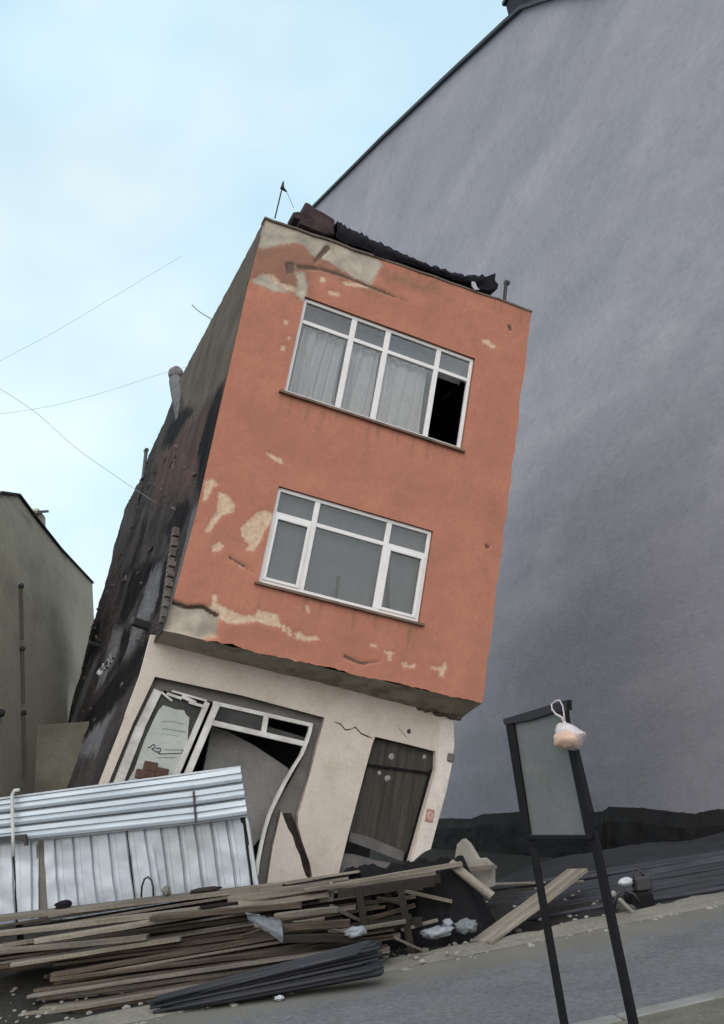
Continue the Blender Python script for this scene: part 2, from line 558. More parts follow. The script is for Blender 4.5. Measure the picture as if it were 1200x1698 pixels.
# grass tufts on the verge
mb = MB()
for _ in range(500):
    a, b = random.uniform(-.5, 3.0), nb - .17 - abs(random.gauss(0, .5))
    p = st(a, b, kz)
    h = random.uniform(.008, .02)
    th = random.uniform(0, 6.28)
    w = .006
    dx, dy = cos(th) * w, sin(th) * w
    lx, ly = random.gauss(0, .03), random.gauss(0, .03)
    mb.face([p + Vector((-dx, -dy, 0)), p + Vector((dx, dy, 0)), p + Vector((lx, ly, h))])
mb.build('grass', mat('verge_grass', (.10, .12, .05), .9, (.16, .16, .08), 6, .8, 0), fixn=False, label='thin olive grass on the near verge', kind='stuff')

# ------------------------------------------------------------------ leaning building: local frame u (along facade), y (inwards), v (up)
RM = Matrix(((0.867333994078947, -0.39912079631269726, 0.29737910596707995),
             (0.4090008773964092, 0.9120026859884408, 0.03113491471679069),
             (-0.2836371361511548, 0.09462394359034063, 0.9542516881281287)))
T0 = Vector((-3.151797063673429, 12.962783835733509, 4.374175268152748))
BMX = RM.to_4x4()
BMX.translation = T0
BINV = BMX.inverted()
B = empty('leaning_house', 'narrow three storey salmon painted house leaning steeply over its crushed cream ground floor', 'house')
B.matrix_world = BMX


def loc(P):
    return BINV @ Vector(P)


def fac(x, y, off=0.0):                     # local point on the facade plane (or one set `off` inwards)
    n = RM.col[1]
    return loc(on_plane(x, y, T0 + n * off, n))


def sidept(x, y, off=0.0):
    n = RM.col[0]
    return loc(on_plane(x, y, T0 + n * off, n))


WD, HT = 5.42, 7.34


def topv(u):
    return 7.34 + .22 * u / WD


def c2(cx, cy):
    return (260 + cx * .5, 760 + cy * .5)


def c1(cx, cy):
    return (380 + cx * .43333, 280 + cy * .43333)


def uvp(pts, f):
    out = []
    for p in pts:
        q = fac(*f(*p))
        out.append((q.x, q.z))
    return out


ID = lambda x, y: (x, y)
PEEL = [uvp(p, c2) for p in (
    [(198, 108), (235, 122), (258, 155), (250, 178), (215, 188), (190, 215), (172, 242), (156, 238), (172, 205), (192, 180), (200, 150)],
    [(330, 180), (360, 172), (388, 185), (375, 215), (358, 240), (345, 272), (320, 308), (293, 305), (305, 285), (280, 258), (278, 232), (300, 208), (315, 195)],
    [(182, 292), (205, 275), (222, 290), (205, 308), (178, 308)],
    [(185, 450), (200, 453), (197, 478), (235, 500), (280, 520), (328, 520), (335, 503), (400, 518), (412, 560), (380, 556), (330, 542), (270, 550), (235, 547), (200, 527), (163, 495), (180, 485)],
    [(412, 552), (424, 552), (428, 572), (416, 574)],
    [(430, 560), (440, 560), (446, 590), (434, 588)], [(455, 580), (475, 575), (490, 590), (530, 588), (540, 600), (500, 606), (460, 598)],
    [(490, 488), (500, 486), (508, 508), (500, 512)],
    [(705, 615), (730, 618), (728, 626), (710, 624)], [(752, 638), (792, 644), (778, 652), (776, 672), (764, 668), (766, 652)],
    [(812, 680), (825, 676), (838, 688), (858, 680), (856, 694), (820, 694)], [(905, 684), (930, 694), (948, 690), (954, 674), (962, 690), (950, 726), (938, 722), (936, 704), (910, 696)],
    [(150, 72), (178, 66), (202, 84), (178, 92), (160, 135), (142, 138), (148, 100)],
    [(400, 0), (412, -2), (416, 10), (408, 14)],
    [(272, 350), (284, 352), (284, 362), (274, 360)])] + [uvp(p, c1) for p in (
    [(145, 402), (168, 405), (200, 436), (250, 452), (290, 470), (245, 468), (190, 455), (160, 430), (120, 440), (90, 425)],
    [(346, 412), (366, 418), (366, 436), (348, 434)], [(378, 468), (420, 476), (418, 490), (380, 482)], [(430, 436), (520, 446), (540, 462), (480, 456), (440, 450)],
    [(966, 662), (992, 666), (1018, 690), (1006, 696), (985, 680), (968, 676)],
    [(210, 576), (228, 580), (224, 596), (210, 592)], [(198, 674), (216, 680), (212, 696), (198, 692)], [(140, 1085), (165, 1092), (205, 1122), (200, 1130), (160, 1106)],
    [(222, 640), (234, 642), (232, 652), (222, 650)])]
CONC = [uvp([(138, 183), (250, 193), (330, 223), (400, 262), (520, 300), (572, 330), (578, 385), (560, 420), (540, 452), (480, 425), (400, 372), (350, 345), (330, 345), (310, 322), (280, 292), (220, 285), (125, 305), (105, 290)], c1),
        uvp([(45, 470), (95, 490), (150, 490), (203, 522), (198, 560), (200, 590), (150, 600), (-40, 560)], c2),
        uvp([(90, 425), (130, 400), (175, 430), (230, 470), (180, 470), (110, 440)], c1),
        uvp([(250, 395), (290, 400), (300, 470), (285, 500), (250, 480), (262, 440)], c1)]
DIRTY = [uvp([(95, 290), (400, 270), (420, 380), (320, 400), (310, 500), (270, 500), (230, 470), (70, 430)], c1),
         uvp([(400, 372), (540, 452), (600, 480), (560, 490), (470, 450), (350, 400)], c1),
         uvp([(900, 440), (1165, 545), (1160, 620), (1110, 560), (900, 480)], c1),
         uvp([(560, 400), (800, 470), (790, 500), (600, 440)], c1)]
DARK = [uvp([(212, 365), (225, 355), (250, 362), (245, 400), (222, 402)], c1), uvp([(255, 368), (330, 376), (350, 392), (300, 388), (262, 386)], c1),
        uvp([(365, 298), (385, 300), (384, 314), (345, 352), (325, 368), (320, 356)], c1), uvp([(1062, 620), (1076, 622), (1078, 640), (1068, 640)], c1),
        uvp([(340, 378), (460, 420), (600, 480), (690, 522), (600, 488), (455, 428), (345, 392)], c1),
        uvp([(1088, 285), (1104, 288), (1102, 300), (1090, 298)], c2), uvp([(45, 468), (95, 486), (155, 486), (207, 517), (206, 527), (152, 496), (95, 497), (48, 480)], c2),
        uvp([(620, 650), (680, 676), (740, 672), (680, 686), (620, 662)], c2),
        uvp([(238, 322), (290, 352), (320, 378), (280, 356), (238, 330)], c2)]
BRUISE = [uvp([(330, 560), (480, 600), (640, 600), (960, 680), (960, 760), (700, 690), (300, 590)], c2),
          uvp([(100, 820), (240, 1000), (400, 1080), (520, 1150), (300, 1150), (60, 1100), (0, 900)], c1),
          uvp([(640, 500), (860, 560), (900, 600), (700, 560)], c1)]


rs = random.Random(3)
for (ua, ub, vt, m_) in ((.93, 4.42, 4.25, 15), (1.2, 4.12, 1.01, 12), (.1, 5.3, 7.35, 20)):
    for i in range(m_):                     # dirt runs below sills and coping
        u_ = rs.uniform(ua, ub)
        L_, w_ = rs.uniform(.12, .5), rs.uniform(.015, .05)
        DIRTY.append([(u_ - w_, vt + .05), (u_ + w_, vt + .05), (u_ + w_ * .3, vt - L_), (u_ - w_ * .3, vt - L_)])


def sdist(P, poly):
    """signed distance (positive inside) of points P (n,2) to poly"""
    poly = np.array(poly)
    A = poly
    Bq = np.roll(poly, -1, 0)
    ins = np.zeros(len(P), bool)
    d = np.full(len(P), 1e9)
    for a, b in zip(A, Bq):
        ab = b - a
        t = np.clip(((P - a) @ ab) / (ab @ ab + 1e-12), 0, 1)
        d = np.minimum(d, np.linalg.norm(P - (a + t[:, None] * ab), axis=1))
        c = ((a[1] > P[:, 1]) != (b[1] > P[:, 1])) & (P[:, 0] < (b[0] - a[0]) * (P[:, 1] - a[1]) / (b[1] - a[1] + 1e-12) + a[0])
        ins ^= c
    return np.where(ins, d, -d)


def mask(P, polys, w):
    m = np.zeros(len(P))
    for p in polys:
        m = np.maximum(m, np.clip(.5 + sdist(P, p) / (2 * w), 0, 1))
    return m


def set_attr(o, name, vals):
    a = o.data.attributes.new(name, 'FLOAT', 'POINT')
    a.data.foreach_set('value', np.asarray(vals, dtype=np.float32))


W1 = (1.00, 4.37, 4.30, 6.15)       # upper window u0 u1 v0 v1
W2 = (1.245, 4.06, 1.06, 2.68)      # middle window


def axis(lo, hi, marks, step):
    pts = sorted(set([lo, hi] + marks))
    out = [lo]
    for a, b in zip(pts, pts[1:]):
        n = max(1, round((b - a) / step))
        out += [a + (b - a) * (i + 1) / n for i in range(n)]
    return out


us = axis(0, WD, [W1[0], W1[1], W2[0], W2[1]], .024)
vs = axis(0, 7.34, [W1[2], W1[3], W2[2], W2[3]], .024)
nu, nv = len(us), len(vs)
G = np.array([(u, v) for v in vs for u in us])
mp_, mc_, md_, mk_, mbr = mask(G, PEEL, .05), mask(G, CONC, .08), np.maximum(mask(G, DIRTY[:4], .16), .62 * mask(G, DIRTY[4:], .035)), mask(G, DARK, .025), mask(G, BRUISE, .3)
edgepx = [(440, 362), (412, 466), (380, 609), (362, 686), (344, 766), (325, 850), (286, 997), (272, 1042)]
_e = [fac(*p) for p in edgepx][::-1]
EDZ, EDX = [p.z for p in _e], [p.x for p in _e]
verts, faces = [], []
CORNER = CONC[1]
mcor = mask(G, [CORNER], .02)
for k, (u, v) in enumerate(G):
    j = v / 7.34
    vv = v * topv(u) / 7.34 if v > W1[3] else v
    if v > 6.15:
        vv = 6.15 + (v - 6.15) * (topv(u) - 6.15) / (7.34 - 6.15)
    y = .010 * ns(u, v, 0, .8) + .003 * ns(u, v, 3, 6)
    y += .010 * mp_[k] + .016 * mc_[k] + .07 * mcor[k] + .02 * mk_[k]
    uu = u
    if u < .02:
        uu = float(np.interp(v, EDZ, EDX))
    elif u < .9:
        uu = u + float(np.interp(v, EDZ, EDX)) * (1 - u / .9) ** 2
    if u > WD - .02:
        uu = u + .022 * ns(0, v, 19, 2.2) - .03 * max(0, ns(1, v, 5, 1.2))
    if v < .01:
        vv = v + .035 * ns(u, 0, 3, 1.7) + .02 * ns(u, 0, 4, 7)
    if v > 7.33:
        vv += .03 * ns(u, 0, 13, 2) + .02 * ns(u, 0, 4, 8)
    verts.append((uu, y, vv))
for j in range(nv - 1):
    for i in range(nu - 1):
        uc, vc = (us[i] + us[i + 1]) / 2, (vs[j] + vs[j + 1]) / 2
        if any(w[0] < uc < w[1] and w[2] < vc < w[3] for w in (W1, W2)):
            continue
        a = j * nu + i
        faces.append((a, a + 1, a + nu + 1, a + nu))
me = bpy.data.meshes.new('front_wall')
me.from_pydata(verts, [], faces)
o = bpy.data.objects.new('front_wall', me)
fin(o, M_salmon, B, smooth=True)
for n_, v_ in (('peel', mp_), ('conc', mc_), ('dirty', md_), ('dark', mk_), ('bruise', mbr * .55)):
    set_attr(o, n_, v_)
# reveals of the two windows
mb = MB()
for (a, b, c, d) in (W1, W2):
    t = .16
    for (x0, z0, x1, z1) in ((a, c, a, d), (a, d, b, d), (b, d, b, c), (b, c, a, c)):
        mb.face([(x0, .0, z0), (x1, .0, z1), (x1, t, z1), (x0, t, z0)])
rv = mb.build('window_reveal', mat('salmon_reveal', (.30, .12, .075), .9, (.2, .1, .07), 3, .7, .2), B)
# coping line along the parapet
mb = MB()
for i in range(36):
    u0, u1 = WD * i / 36, WD * (i + 1) / 36
    z0, z1 = topv(u0) + .02 * ns(u0, 0, 13, 2), topv(u1) + .02 * ns(u1, 0, 13, 2)
    mb.hexa([(u0, -.02, z0 - .015), (u1, -.02, z1 - .015), (u1, .22, z1 - .015), (u0, .22, z0 - .015),
             (u0, -.02, z0 + .02), (u1, -.02, z1 + .02), (u1, .22, z1 + .02), (u0, .22, z0 + .02)])
mb.build('coping', mat('coping_grime', (.10, .09, .075), .95, (.18, .15, .12), 5, .9, .6, bdist=.02), B)


# ---- windows
def win_bar(mb, u0, u1, v0, v1, y0, y1):
    mb.box(u0, u1, y0, y1, v0, v1)


def window(rect, mulls, tr, casements, name_kind):
    a, b, c, d = rect
    fr = MB()
    t = .065
    y0, y1 = .05, .12
    fr.box(a + .003, a + t, y0, y1, c + .003, d - .003)
    fr.box(b - t, b - .003, y0, y1, c + .003, d - .003)
    fr.box(a + t, b - t, y0, y1, d - t, d - .003)
    fr.box(a + t, b - t, y0, y1, c + .003, c + t)
    for (mu, w) in mulls:
        fr.box(mu - w / 2, mu + w / 2, y0 + .002, y1, c + t, d - t)
    xs = [a + t] + [q for (mu, w) in mulls for q in (mu - w / 2, mu + w / 2)] + [b - t]
    bays = [(xs[i], xs[i + 1]) for i in range(0, len(xs), 2)]
    for (x0, x1) in bays:
        fr.box(x0, x1, y0 + .004, y1, tr - .035, tr + .035)
    w_ = fr.build('window', M_pvc, B, bevel=.006)
    for i, (x0, x1) in enumerate(bays):
        if i in casements:
            m2 = MB()
            s = .05
            m2.box(x0, x0 + s, y0 - .015, y1 - .01, c + t, tr - .035)
            m2.box(x1 - s, x1, y0 - .015, y1 - .01, c + t, tr - .035)
            m2.box(x0 + s, x1 - s, y0 - .015, y1 - .01, c + t, c + t + s)
            m2.box(x0 + s, x1 - s, y0 - .015, y1 - .01, tr - .035 - s, tr - .035)
            m2.build('sash', M_pvc, w_, bevel=.005)
        for (z0, z1, op) in ((c + t, tr - .035, 0), (tr + .035, d - t, 1)):
            if name_kind == 'upper' and i == 3 and op == 0:
                continue                               # this light stands open
            m3 = MB()
            m3.box(x0, x1, .088, .092, z0, z1)
            m3.build('pane', M_glass, w_)
    return w_


w1 = window(W1, [(1.98, .10), (2.64, .10), (3.66, .09)], 5.705, (), 'upper')
w2 = window(W2, [(1.965, .09), (3.27, .09)], 2.235, (0, 2), 'middle')
for w_, r_ in ((w1, W1), (w2, W2)):
    mb = MB()
    e0, e1 = (.09, .05) if r_ is W1 else (.06, .08)
    n = 14
    for i in range(n):
        x0, x1 = r_[0] - e0 + (r_[1] - r_[0] + e0 + e1) * i / n, r_[0] - e0 + (r_[1] - r_[0] + e0 + e1) * (i + 1) / n
        mb.hexa([(x0, -.07, r_[2] - .045), (x1, -.07, r_[2] - .045), (x1, .16, r_[2] - .045), (x0, .16, r_[2] - .045),
                 (x0, -.07, r_[2] - .005), (x1, -.07, r_[2] - .005), (x1, .16, r_[2] + .002), (x0, .16, r_[2] + .002)])
    mb.build('sill', M_sill, w_)
# curtains behind the upper window, in three drops
for (x0, x1, sd_) in ((1.06, 1.95, 1), (1.98, 2.62, 2), (2.66, 3.60, 3)):
    mb = MB()
    fn = lambda u, v: (x0 + (x1 - x0) * u + .02 * sin(9 * u + v * 2), .25 + (.055 + .03 * sin(3 * u + sd_)) * sin((x1 - x0) * u * 34 + sd_ + 1.3 * sin(v * 2.2 + sd_) + 2.2 * ns(u * 3, sd_, 0)), 4.31 + (5.72 - 4.31) * v)
    mb.grid(fn, 120, 14)
    mb.build('curtain', M_curtain, w1, smooth=True, fixn=False)
mb = MB()
mb.box(1.06, 4.3, .36, .365, 5.72, 6.12)
mb.build('reflection_sheet', M_reflection, w1, label='grey sheet put in as the reflection of the narrow top panes')
mb = MB()
mb.grid(lambda u, v: (1.27 + 2.78 * u, .23 + .006 * sin(u * 60 + 2 * ns(u * 4, v, 0)), 1.08 + 1.58 * v), 200, 6)
mb.build('reflection_sheet', M_reflection, w2, smooth=True, fixn=False)  # sheet behind the glass gives the panes their grey reflection
# things leaning behind the panes of the middle window
mb = MB()
mb.beam((2.62, .17, 1.10), (2.585, .17, 1.52), .07, .04)
mb.build('broom', M_metaldark, None)
o = bpy.data.objects['broom']
o.matrix_world = BMX
tag(o, 'short dark stick standing behind the wide middle pane of the lower window', 'stick')
mb = MB()
mb.beam((3.55, .17, 1.10), (3.42, .17, 1.88), .07, .04)
o = mb.build('stick', M_metaldark, None)
o.matrix_world = BMX
tag(o, 'long dark stick leaning behind the right casement of the lower window', 'stick')
bpy.data.objects['broom'].name = 'stick'

# ---- side wall (left), ruined
frontpx = [(440, 362), (412, 466), (380, 609), (362, 686), (344, 766), (325, 850), (286, 997), (272, 1042), (255, 1066), (210, 1180), (165, 1295), (120, 1400)]
backpx = [(292, 640), (284, 668), (270, 704), (245, 758), (234, 791), (208, 840), (177, 951), (158, 1017), (142, 1075), (113, 1190), (98, 1257), (70, 1380)]


def lerp_poly(pts, t):
    n = len(pts) - 1
    k = min(int(t * n), n - 1)
    f = t * n - k
    return pts[k].lerp(pts[k + 1], f)


FP = []
for i, p in enumerate(frontpx):
    if i < 8:
        q = fac(*p)
        q.y = 0.0
    else:
        q = fac(*p, .7)
        q.y = .70
    FP.append(q)
BP = [sidept(*p) for p in backpx]
mb = MB()
NS_, NT = 90, 260
pl = []


def sfn(s_, t_):
    a, b = lerp_poly(FP, t_), lerp_poly(BP, t_)
    p = a.lerp(b, s_)
    e = min(1, s_ / .04)
    dx = e * (.05 * abs(ns(p.y * .5, p.z * .25, 1, 1.2)) + .035 * ns(p.y, p.z * .4, 5, 3) + .015 * ns(p.y, p.z, 5, 14))
    deep = min(1, max(0, (t_ - .25) / .2))
    q = Vector((p.x - .004 + dx * (0.25 + deep), p.y, p.z))
    if s_ > .99:
        q += Vector((0, .13 * ns(0, p.z, 3, 2.0) * deep + .06 * ns(0, p.z, 3, 6), 0))
    return q


for j in range(NT + 1):
    for i in range(NS_ + 1):
        mb.v.append(tuple(sfn(i / NS_, j / NT)))
for j in range(NT):
    for i in range(NS_):
        a = j * (NS_ + 1) + i
        mb.f.append((a, a + 1, a + NS_ + 2, a + NS_ + 1))
so = mb.build('side_wall', M_side, B, smooth=True)


def cs(cx, cy):
    return (80 + cx * .4124, 560 + cy * .4124)


def sidepoly(pts, f=ID):
    r = []
    for p in pts:
        q = sidept(*f(*p))
        r.append((q.y, q.z))
    return r


SP = np.array([(v[1], v[2]) for v in mb.v])
plas = [sidepoly([(446, 345), (412, 466), (392, 560), (376, 630), (340, 665), (318, 705), (306, 745), (296, 740), (306, 680), (300, 655), (286, 640), (340, 530)])]
pale = [sidepoly(p, cs) for p in ([(440, 900), (455, 930), (430, 1060), (390, 1170), (330, 1270), (300, 1300), (335, 1190), (370, 1060), (385, 960), (410, 900)],
                                  [(260, 1170), (300, 1160), (270, 1300), (225, 1400), (190, 1440), (215, 1330)],
                                  [(185, 1280), (200, 1290), (150, 1450), (90, 1620), (80, 1600), (120, 1450)],
                                  [(205, 1540), (300, 1500), (240, 1690), (130, 1698)],
                                  [(500, 1000), (530, 860), (560, 700), (600, 640), (540, 900), (500, 1100), (470, 1130)])]
brk = [sidepoly(p, cs) for p in ([(470, 420), (560, 330), (660, 260), (690, 230), (640, 520), (560, 640), (420, 640), (430, 500)],)]
set_attr(so, 'plaster', mask(SP, plas, .25))
set_attr(so, 'pale', mask(SP, pale, .22) * .85)
set_attr(so, 'brick', mask(SP, brk, .5))
void_shades = [sidepoly(p, cs) for p in ([(560, 270), (590, 290), (540, 350), (490, 440), (450, 440), (500, 330)],
                                   [(700, 165), (700, 200), (640, 500), (600, 640), (575, 600), (600, 430), (640, 290)],
                                   [(470, 380), (500, 330), (545, 300), (520, 380), (480, 440)],
                                   [(540, 640), (560, 660), (520, 780), (470, 840), (455, 760), (490, 700)],
                                   [(440, 880), (400, 960), (350, 1060), (300, 1160), (280, 1140), (330, 940), (400, 890)],
                                   [(330, 1160), (320, 1230), (300, 1300), (282, 1300), (300, 1200)],
                                   [(430, 1180), (400, 1330), (330, 1440), (230, 1560), (140, 1640), (110, 1610), (200, 1470), (270, 1380), (350, 1260)],
                                   [(500, 840), (480, 960), (450, 1060), (430, 1130), (412, 1120), (440, 1000), (462, 900)],
                                   [(190, 1140), (215, 1130), (190, 1260), (150, 1300)])]
set_attr(so, 'void', mask(SP, void_shades, .24))  # darkness of hollows put into the colour, no openings cut

# toothed bricks down the front corner
mb = MB()
for i in range(19):
    t = i / 18
    px, py = 291 - 20 * t, 880 + 150 * t
    q = sidept(px, py)
    L = .20 if i % 2 else .10
    mb.box(-.06, .05, q.y - L, q.y + .06, q.z - .04, q.z + .04)
mb.build('toothed_bricks', mat('pale_brick_teeth', (.17, .15, .14), .95, (.08, .07, .065), 8, .8, .4), B, bevel=.006)
# rubble sticking to the side wall
for (x, y, r, m_, n_) in ((244, 1040, .16, M_metaldark, 'broken_beam'), (164, 1072, .12, M_metaldark, 'broken_beam')):
    q = sidept(x, y)
    mb = MB()
    mb.beam((.1, q.y - .05, q.z), (-.30, q.y - .12, q.z + .03), r, r * .9)
    mb.build(n_, m_, B, bevel=.02)


def blob(c, r, seed=0, sub=3, amp=.25, fr=2.0):
    bm = bmesh.new()
    bmesh.ops.create_icosphere(bm, subdivisions=sub, radius=1)
    r = Vector(r) if not isinstance(r, (int, float)) else Vector((r, r, r))
    for v in bm.verts:
        k = 1 + amp * noise.noise(v.co * fr + Vector((seed * 3.1, seed, 0)))
        v.co = Vector((v.co.x * r.x * k, v.co.y * r.y * k, v.co.z * r.z * k)) + Vector(c)
    return bm


def bmobj(bm, name, mat_, parent=None, smooth=True, **kw):
    me = bpy.data.meshes.new(name)
    bm.to_mesh(me)
    bm.free()
    return fin(bpy.data.objects.new(name, me), mat_, parent, smooth=smooth, **kw)


rq = random.Random(5)
bm = bmesh.new()
for i in range(130):                                 # torn masonry sticking out of the side wall
    t_ = rq.uniform(.28, .95)
    s_ = 1 - abs(rq.gauss(0, .22)) if rq.random() < .6 else rq.random()
    s_ = min(max(s_, .06), 1.0)
    c_ = sfn(s_, t_)
    r_ = rq.uniform(.02, .075)
    g_ = bmesh.ops.create_icosphere(bm, subdivisions=1, radius=r_)
    rm_ = Matrix.Rotation(rq.uniform(-.6, .6), 3, 'X')
    sx_, sz_ = rq.uniform(1.2, 4.5), rq.uniform(.4, .9)
    for v in g_['verts']:
        v.co = rm_ @ Vector((v.co.x * rq.uniform(.6, .9), v.co.y * sx_ * rq.uniform(.8, 1.2), v.co.z * sz_)) + c_
bmobj(bm, 'torn_masonry', mat('torn_masonry', (.055, .046, .042), .95, (.12, .105, .095), 1.7, .9, .6), B, smooth=False, kind='stuff')
# plastic rag snagged on the side wall
mb = MB()
rag0, rag1 = sidept(205, 1093), sidept(180, 1122)
mb.grid(lambda u, v: rag0.lerp(rag1, u) + Vector((-.22 - .10 * ns(u * 4, v * 3, 1, 1), .30 * (v - .5) * (1 + ns(u * 5, 0, 2, 1)) + .12 * ns(u * 6, v, 3), .10 * ns(u * 7, v * 4, 4) + .10 * (v - .5))), 26, 12)
o = mb.build('plastic_rag', M_white, None, fixn=False, smooth=True)
o.matrix_world = BMX
tag(o, 'crumpled white plastic rag snagged low on the sooty side wall', 'rag')
# vent pipe with a rounded cowl at the back edge
q = sidept(300, 700)
q2 = sidept(291, 632)
mb = MB()
mb.tube([q + Vector((.55, 0, -.6)), q.lerp(q2, .5) + Vector((.12, 0, 0)), q2], [.36, .26, .18], 12)
vp = mb.build('vent_pipe', mat('vent_render', (.13, .13, .13), .9, (.06, .06, .06), 5), B)
bmobj(blob(sidept(291, 620) , (.20, .20, .22), 3, 3, .18, 3), 'cowl', mat('cowl_mesh', (.26, .24, .25), .9, (.12, .11, .12), 9, .9, .8, bdist=.03), vp)
mb = MB()
q = sidept(237, 795)
q2 = sidept(242, 748)
mb.tube([q, q.lerp(q2, .6), q2], .055, 8)
mb.tube([q2 + Vector((0, -.12, 0)), q2 + Vector((0, .12, .02))], .07, 8)
mb.build('pipe_stub', M_metaldark, B)

# ---- other shell faces: right side, back, roof, floors
RB = 7.9
mb = MB()
mb.grid(lambda s_, t_: (WD - .015 - .02 * abs(ns(s_ * 8, t_ * 7, 3, 1)), .02 + (RB - .02) * s_, .02 + 7.48 * t_), 30, 30)
mb.build('right_wall', mat('right_render', (.20, .17, .15), .95, (.12, .1, .09), 1.5, .8, .4), B, smooth=True)
mb = MB()
bq = [p for p in BP[:9]]
mb.box(.25, WD - .05, RB - .1, RB, -3.6, 7.3)
mb.build('back_wall', M_reveal, B)
mb = MB()
mb.box(.06, WD - .04, .22, RB - .1, 7.10, 7.20)
mb.build('roof', M_tar, B)
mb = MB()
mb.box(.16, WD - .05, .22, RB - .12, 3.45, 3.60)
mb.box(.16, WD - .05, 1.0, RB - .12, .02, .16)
mb.build('light_block_floor', M_dark, B)  # unseen floors added between the storeys to block light
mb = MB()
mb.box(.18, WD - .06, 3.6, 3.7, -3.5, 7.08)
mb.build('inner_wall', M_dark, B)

# ---- soffit of the overhang, sagging towards the wall behind
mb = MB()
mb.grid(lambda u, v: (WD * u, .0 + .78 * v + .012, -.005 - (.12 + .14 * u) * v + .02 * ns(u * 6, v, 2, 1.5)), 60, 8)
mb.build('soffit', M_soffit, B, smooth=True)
bm = bmesh.new()                               # broken concrete hanging at the right end of the soffit
for i in range(46):
    u = 4.2 + 1.15 * math.sqrt(random.random())
    c_ = Vector((u, .60 + .16 * random.random(), -.20 - .04 * random.random() - .02 * (u - 4.2)))
    r_ = random.uniform(.02, .055)
    g_ = bmesh.ops.create_icosphere(bm, subdivisions=1, radius=r_)
    for v in g_['verts']:
        v.co = Vector((v.co.x * random.uniform(1, 2.0), v.co.y, v.co.z * .8)) + c_
bmobj(bm, 'broken_edge', mat('burnt_edge', (.07, .05, .04), .95, (.16, .13, .10), 7, .9, .6), B, smooth=False, kind='stuff')


# ---- ground floor front, set back 0.7
def gf(x, y, off=.70):
    p = fac(x, y, off)
    p.y = off
    return p


def c4(cx, cy):
    return (120 + cx * .55, 1040 + cy * .55)


def c6(cx, cy):
    return (540 + cx * .2, 1180 + cy * .2)


def c5(cx, cy):
    return (340 + cx * .1885, 1150 + cy * .1885)


outer = [(250, 1052), (400, 1078), (752, 1178), (752, 1200), (751, 1260), (740, 1308), (728, 1350), (720, 1380), (714, 1406), (697, 1418), (682, 1430), (655, 1520), (400, 1480), (110, 1425), (163, 1300), (200, 1205), (232, 1120)]
shop = [(257, 1122), (400, 1153), (538, 1190), (527, 1232), (512, 1290), (494, 1352)] + [(340 + x * .1885 + 3, 1150 + y * .1885 + 5) for x, y in [(800, 1130), (812, 1180), (840, 1280), (875, 1380), (905, 1470), (928, 1590), (905, 1605), (870, 1580), (842, 1500), (818, 1400), (780, 1320), (755, 1230), (712, 1160), (684, 1090)]] + [(466, 1344), (452, 1405), (443, 1462), (440, 1475), (145, 1420), (180, 1298), (220, 1200)]
bigcrack = [c5(*p) for p in [(655, 1030), (700, 1045), (780, 1110), (800, 1170), (830, 1280), (870, 1380), (900, 1470), (925, 1590), (900, 1605), (868, 1580), (840, 1500), (820, 1400), (785, 1320), (770, 1230), (720, 1160), (690, 1090)]]
# the crack leaves the window corner: keep it just clear of the opening
bigcrack = [(x + 5, y + 6) for x, y in bigcrack]
door = [c6(*p) for p in [(410, 208), (640, 262), (912, 330), (908, 480), (860, 650), (800, 860), (745, 1060), (690, 1250), (640, 1420), (80, 1480), (110, 1330), (205, 950), (340, 440), (385, 270)]]


def crackline(pts, w):
    up, dn = [], []
    for i, (x, y) in enumerate(pts):
        k = w * (.3 if i in (0, len(pts) - 1) else 1)
        up.append((x + k * .5, y - k))
        dn.append((x - k * .5, y + k))
    return up + dn[::-1]


crk = [crackline([c6(*p) for p in [(70, 85), (115, 100), (165, 152), (205, 148), (245, 128), (290, 180), (345, 205), (392, 222)]], 1.1),
       crackline([c6(*p) for p in [(585, 115), (640, 180), (690, 240)]], .6)]
mb = MB()
mb.prism([gf(*p) for p in outer], (0, .10, 0), [[gf(*p) for p in shop], [gf(*p) for p in door]] + [[gf(*p) for p in c] for c in crk])
mb.build('shop_front_wall', M_cream, B)
# near-black lining behind the plaster: shade inside the break and cracks put into colour
def grow(poly, k):
    cx_ = sum(p[0] for p in poly) / len(poly)
    cy_ = sum(p[1] for p in poly) / len(poly)
    return [(cx_ + (x - cx_) * k + (5 if x > cx_ else -5), cy_ + (y - cy_) * 1.03) for x, y in poly]


M_lin = mat('crack_shade', (.022, .018, .015), .95, (.05, .04, .032), 12, .9, .8)
for c in [bigcrack] + crk:
    mb = MB()
    xs_, ys_ = [p[0] for p in c], [p[1] for p in c]
    g_ = [(min(xs_) + 2, min(ys_) - 2), (min(xs_) + 14, min(ys_) - 2), (max(xs_) + 4, max(ys_) - 6), (max(xs_) + 4, max(ys_) + 4), (max(xs_) - 14, max(ys_) + 4), (min(xs_) - 2, min(ys_) + 12)]
    mb.prism([gf(*p, .803) for p in g_], (0, .03, 0))
    mb.build('crack_lining', M_lin, B)
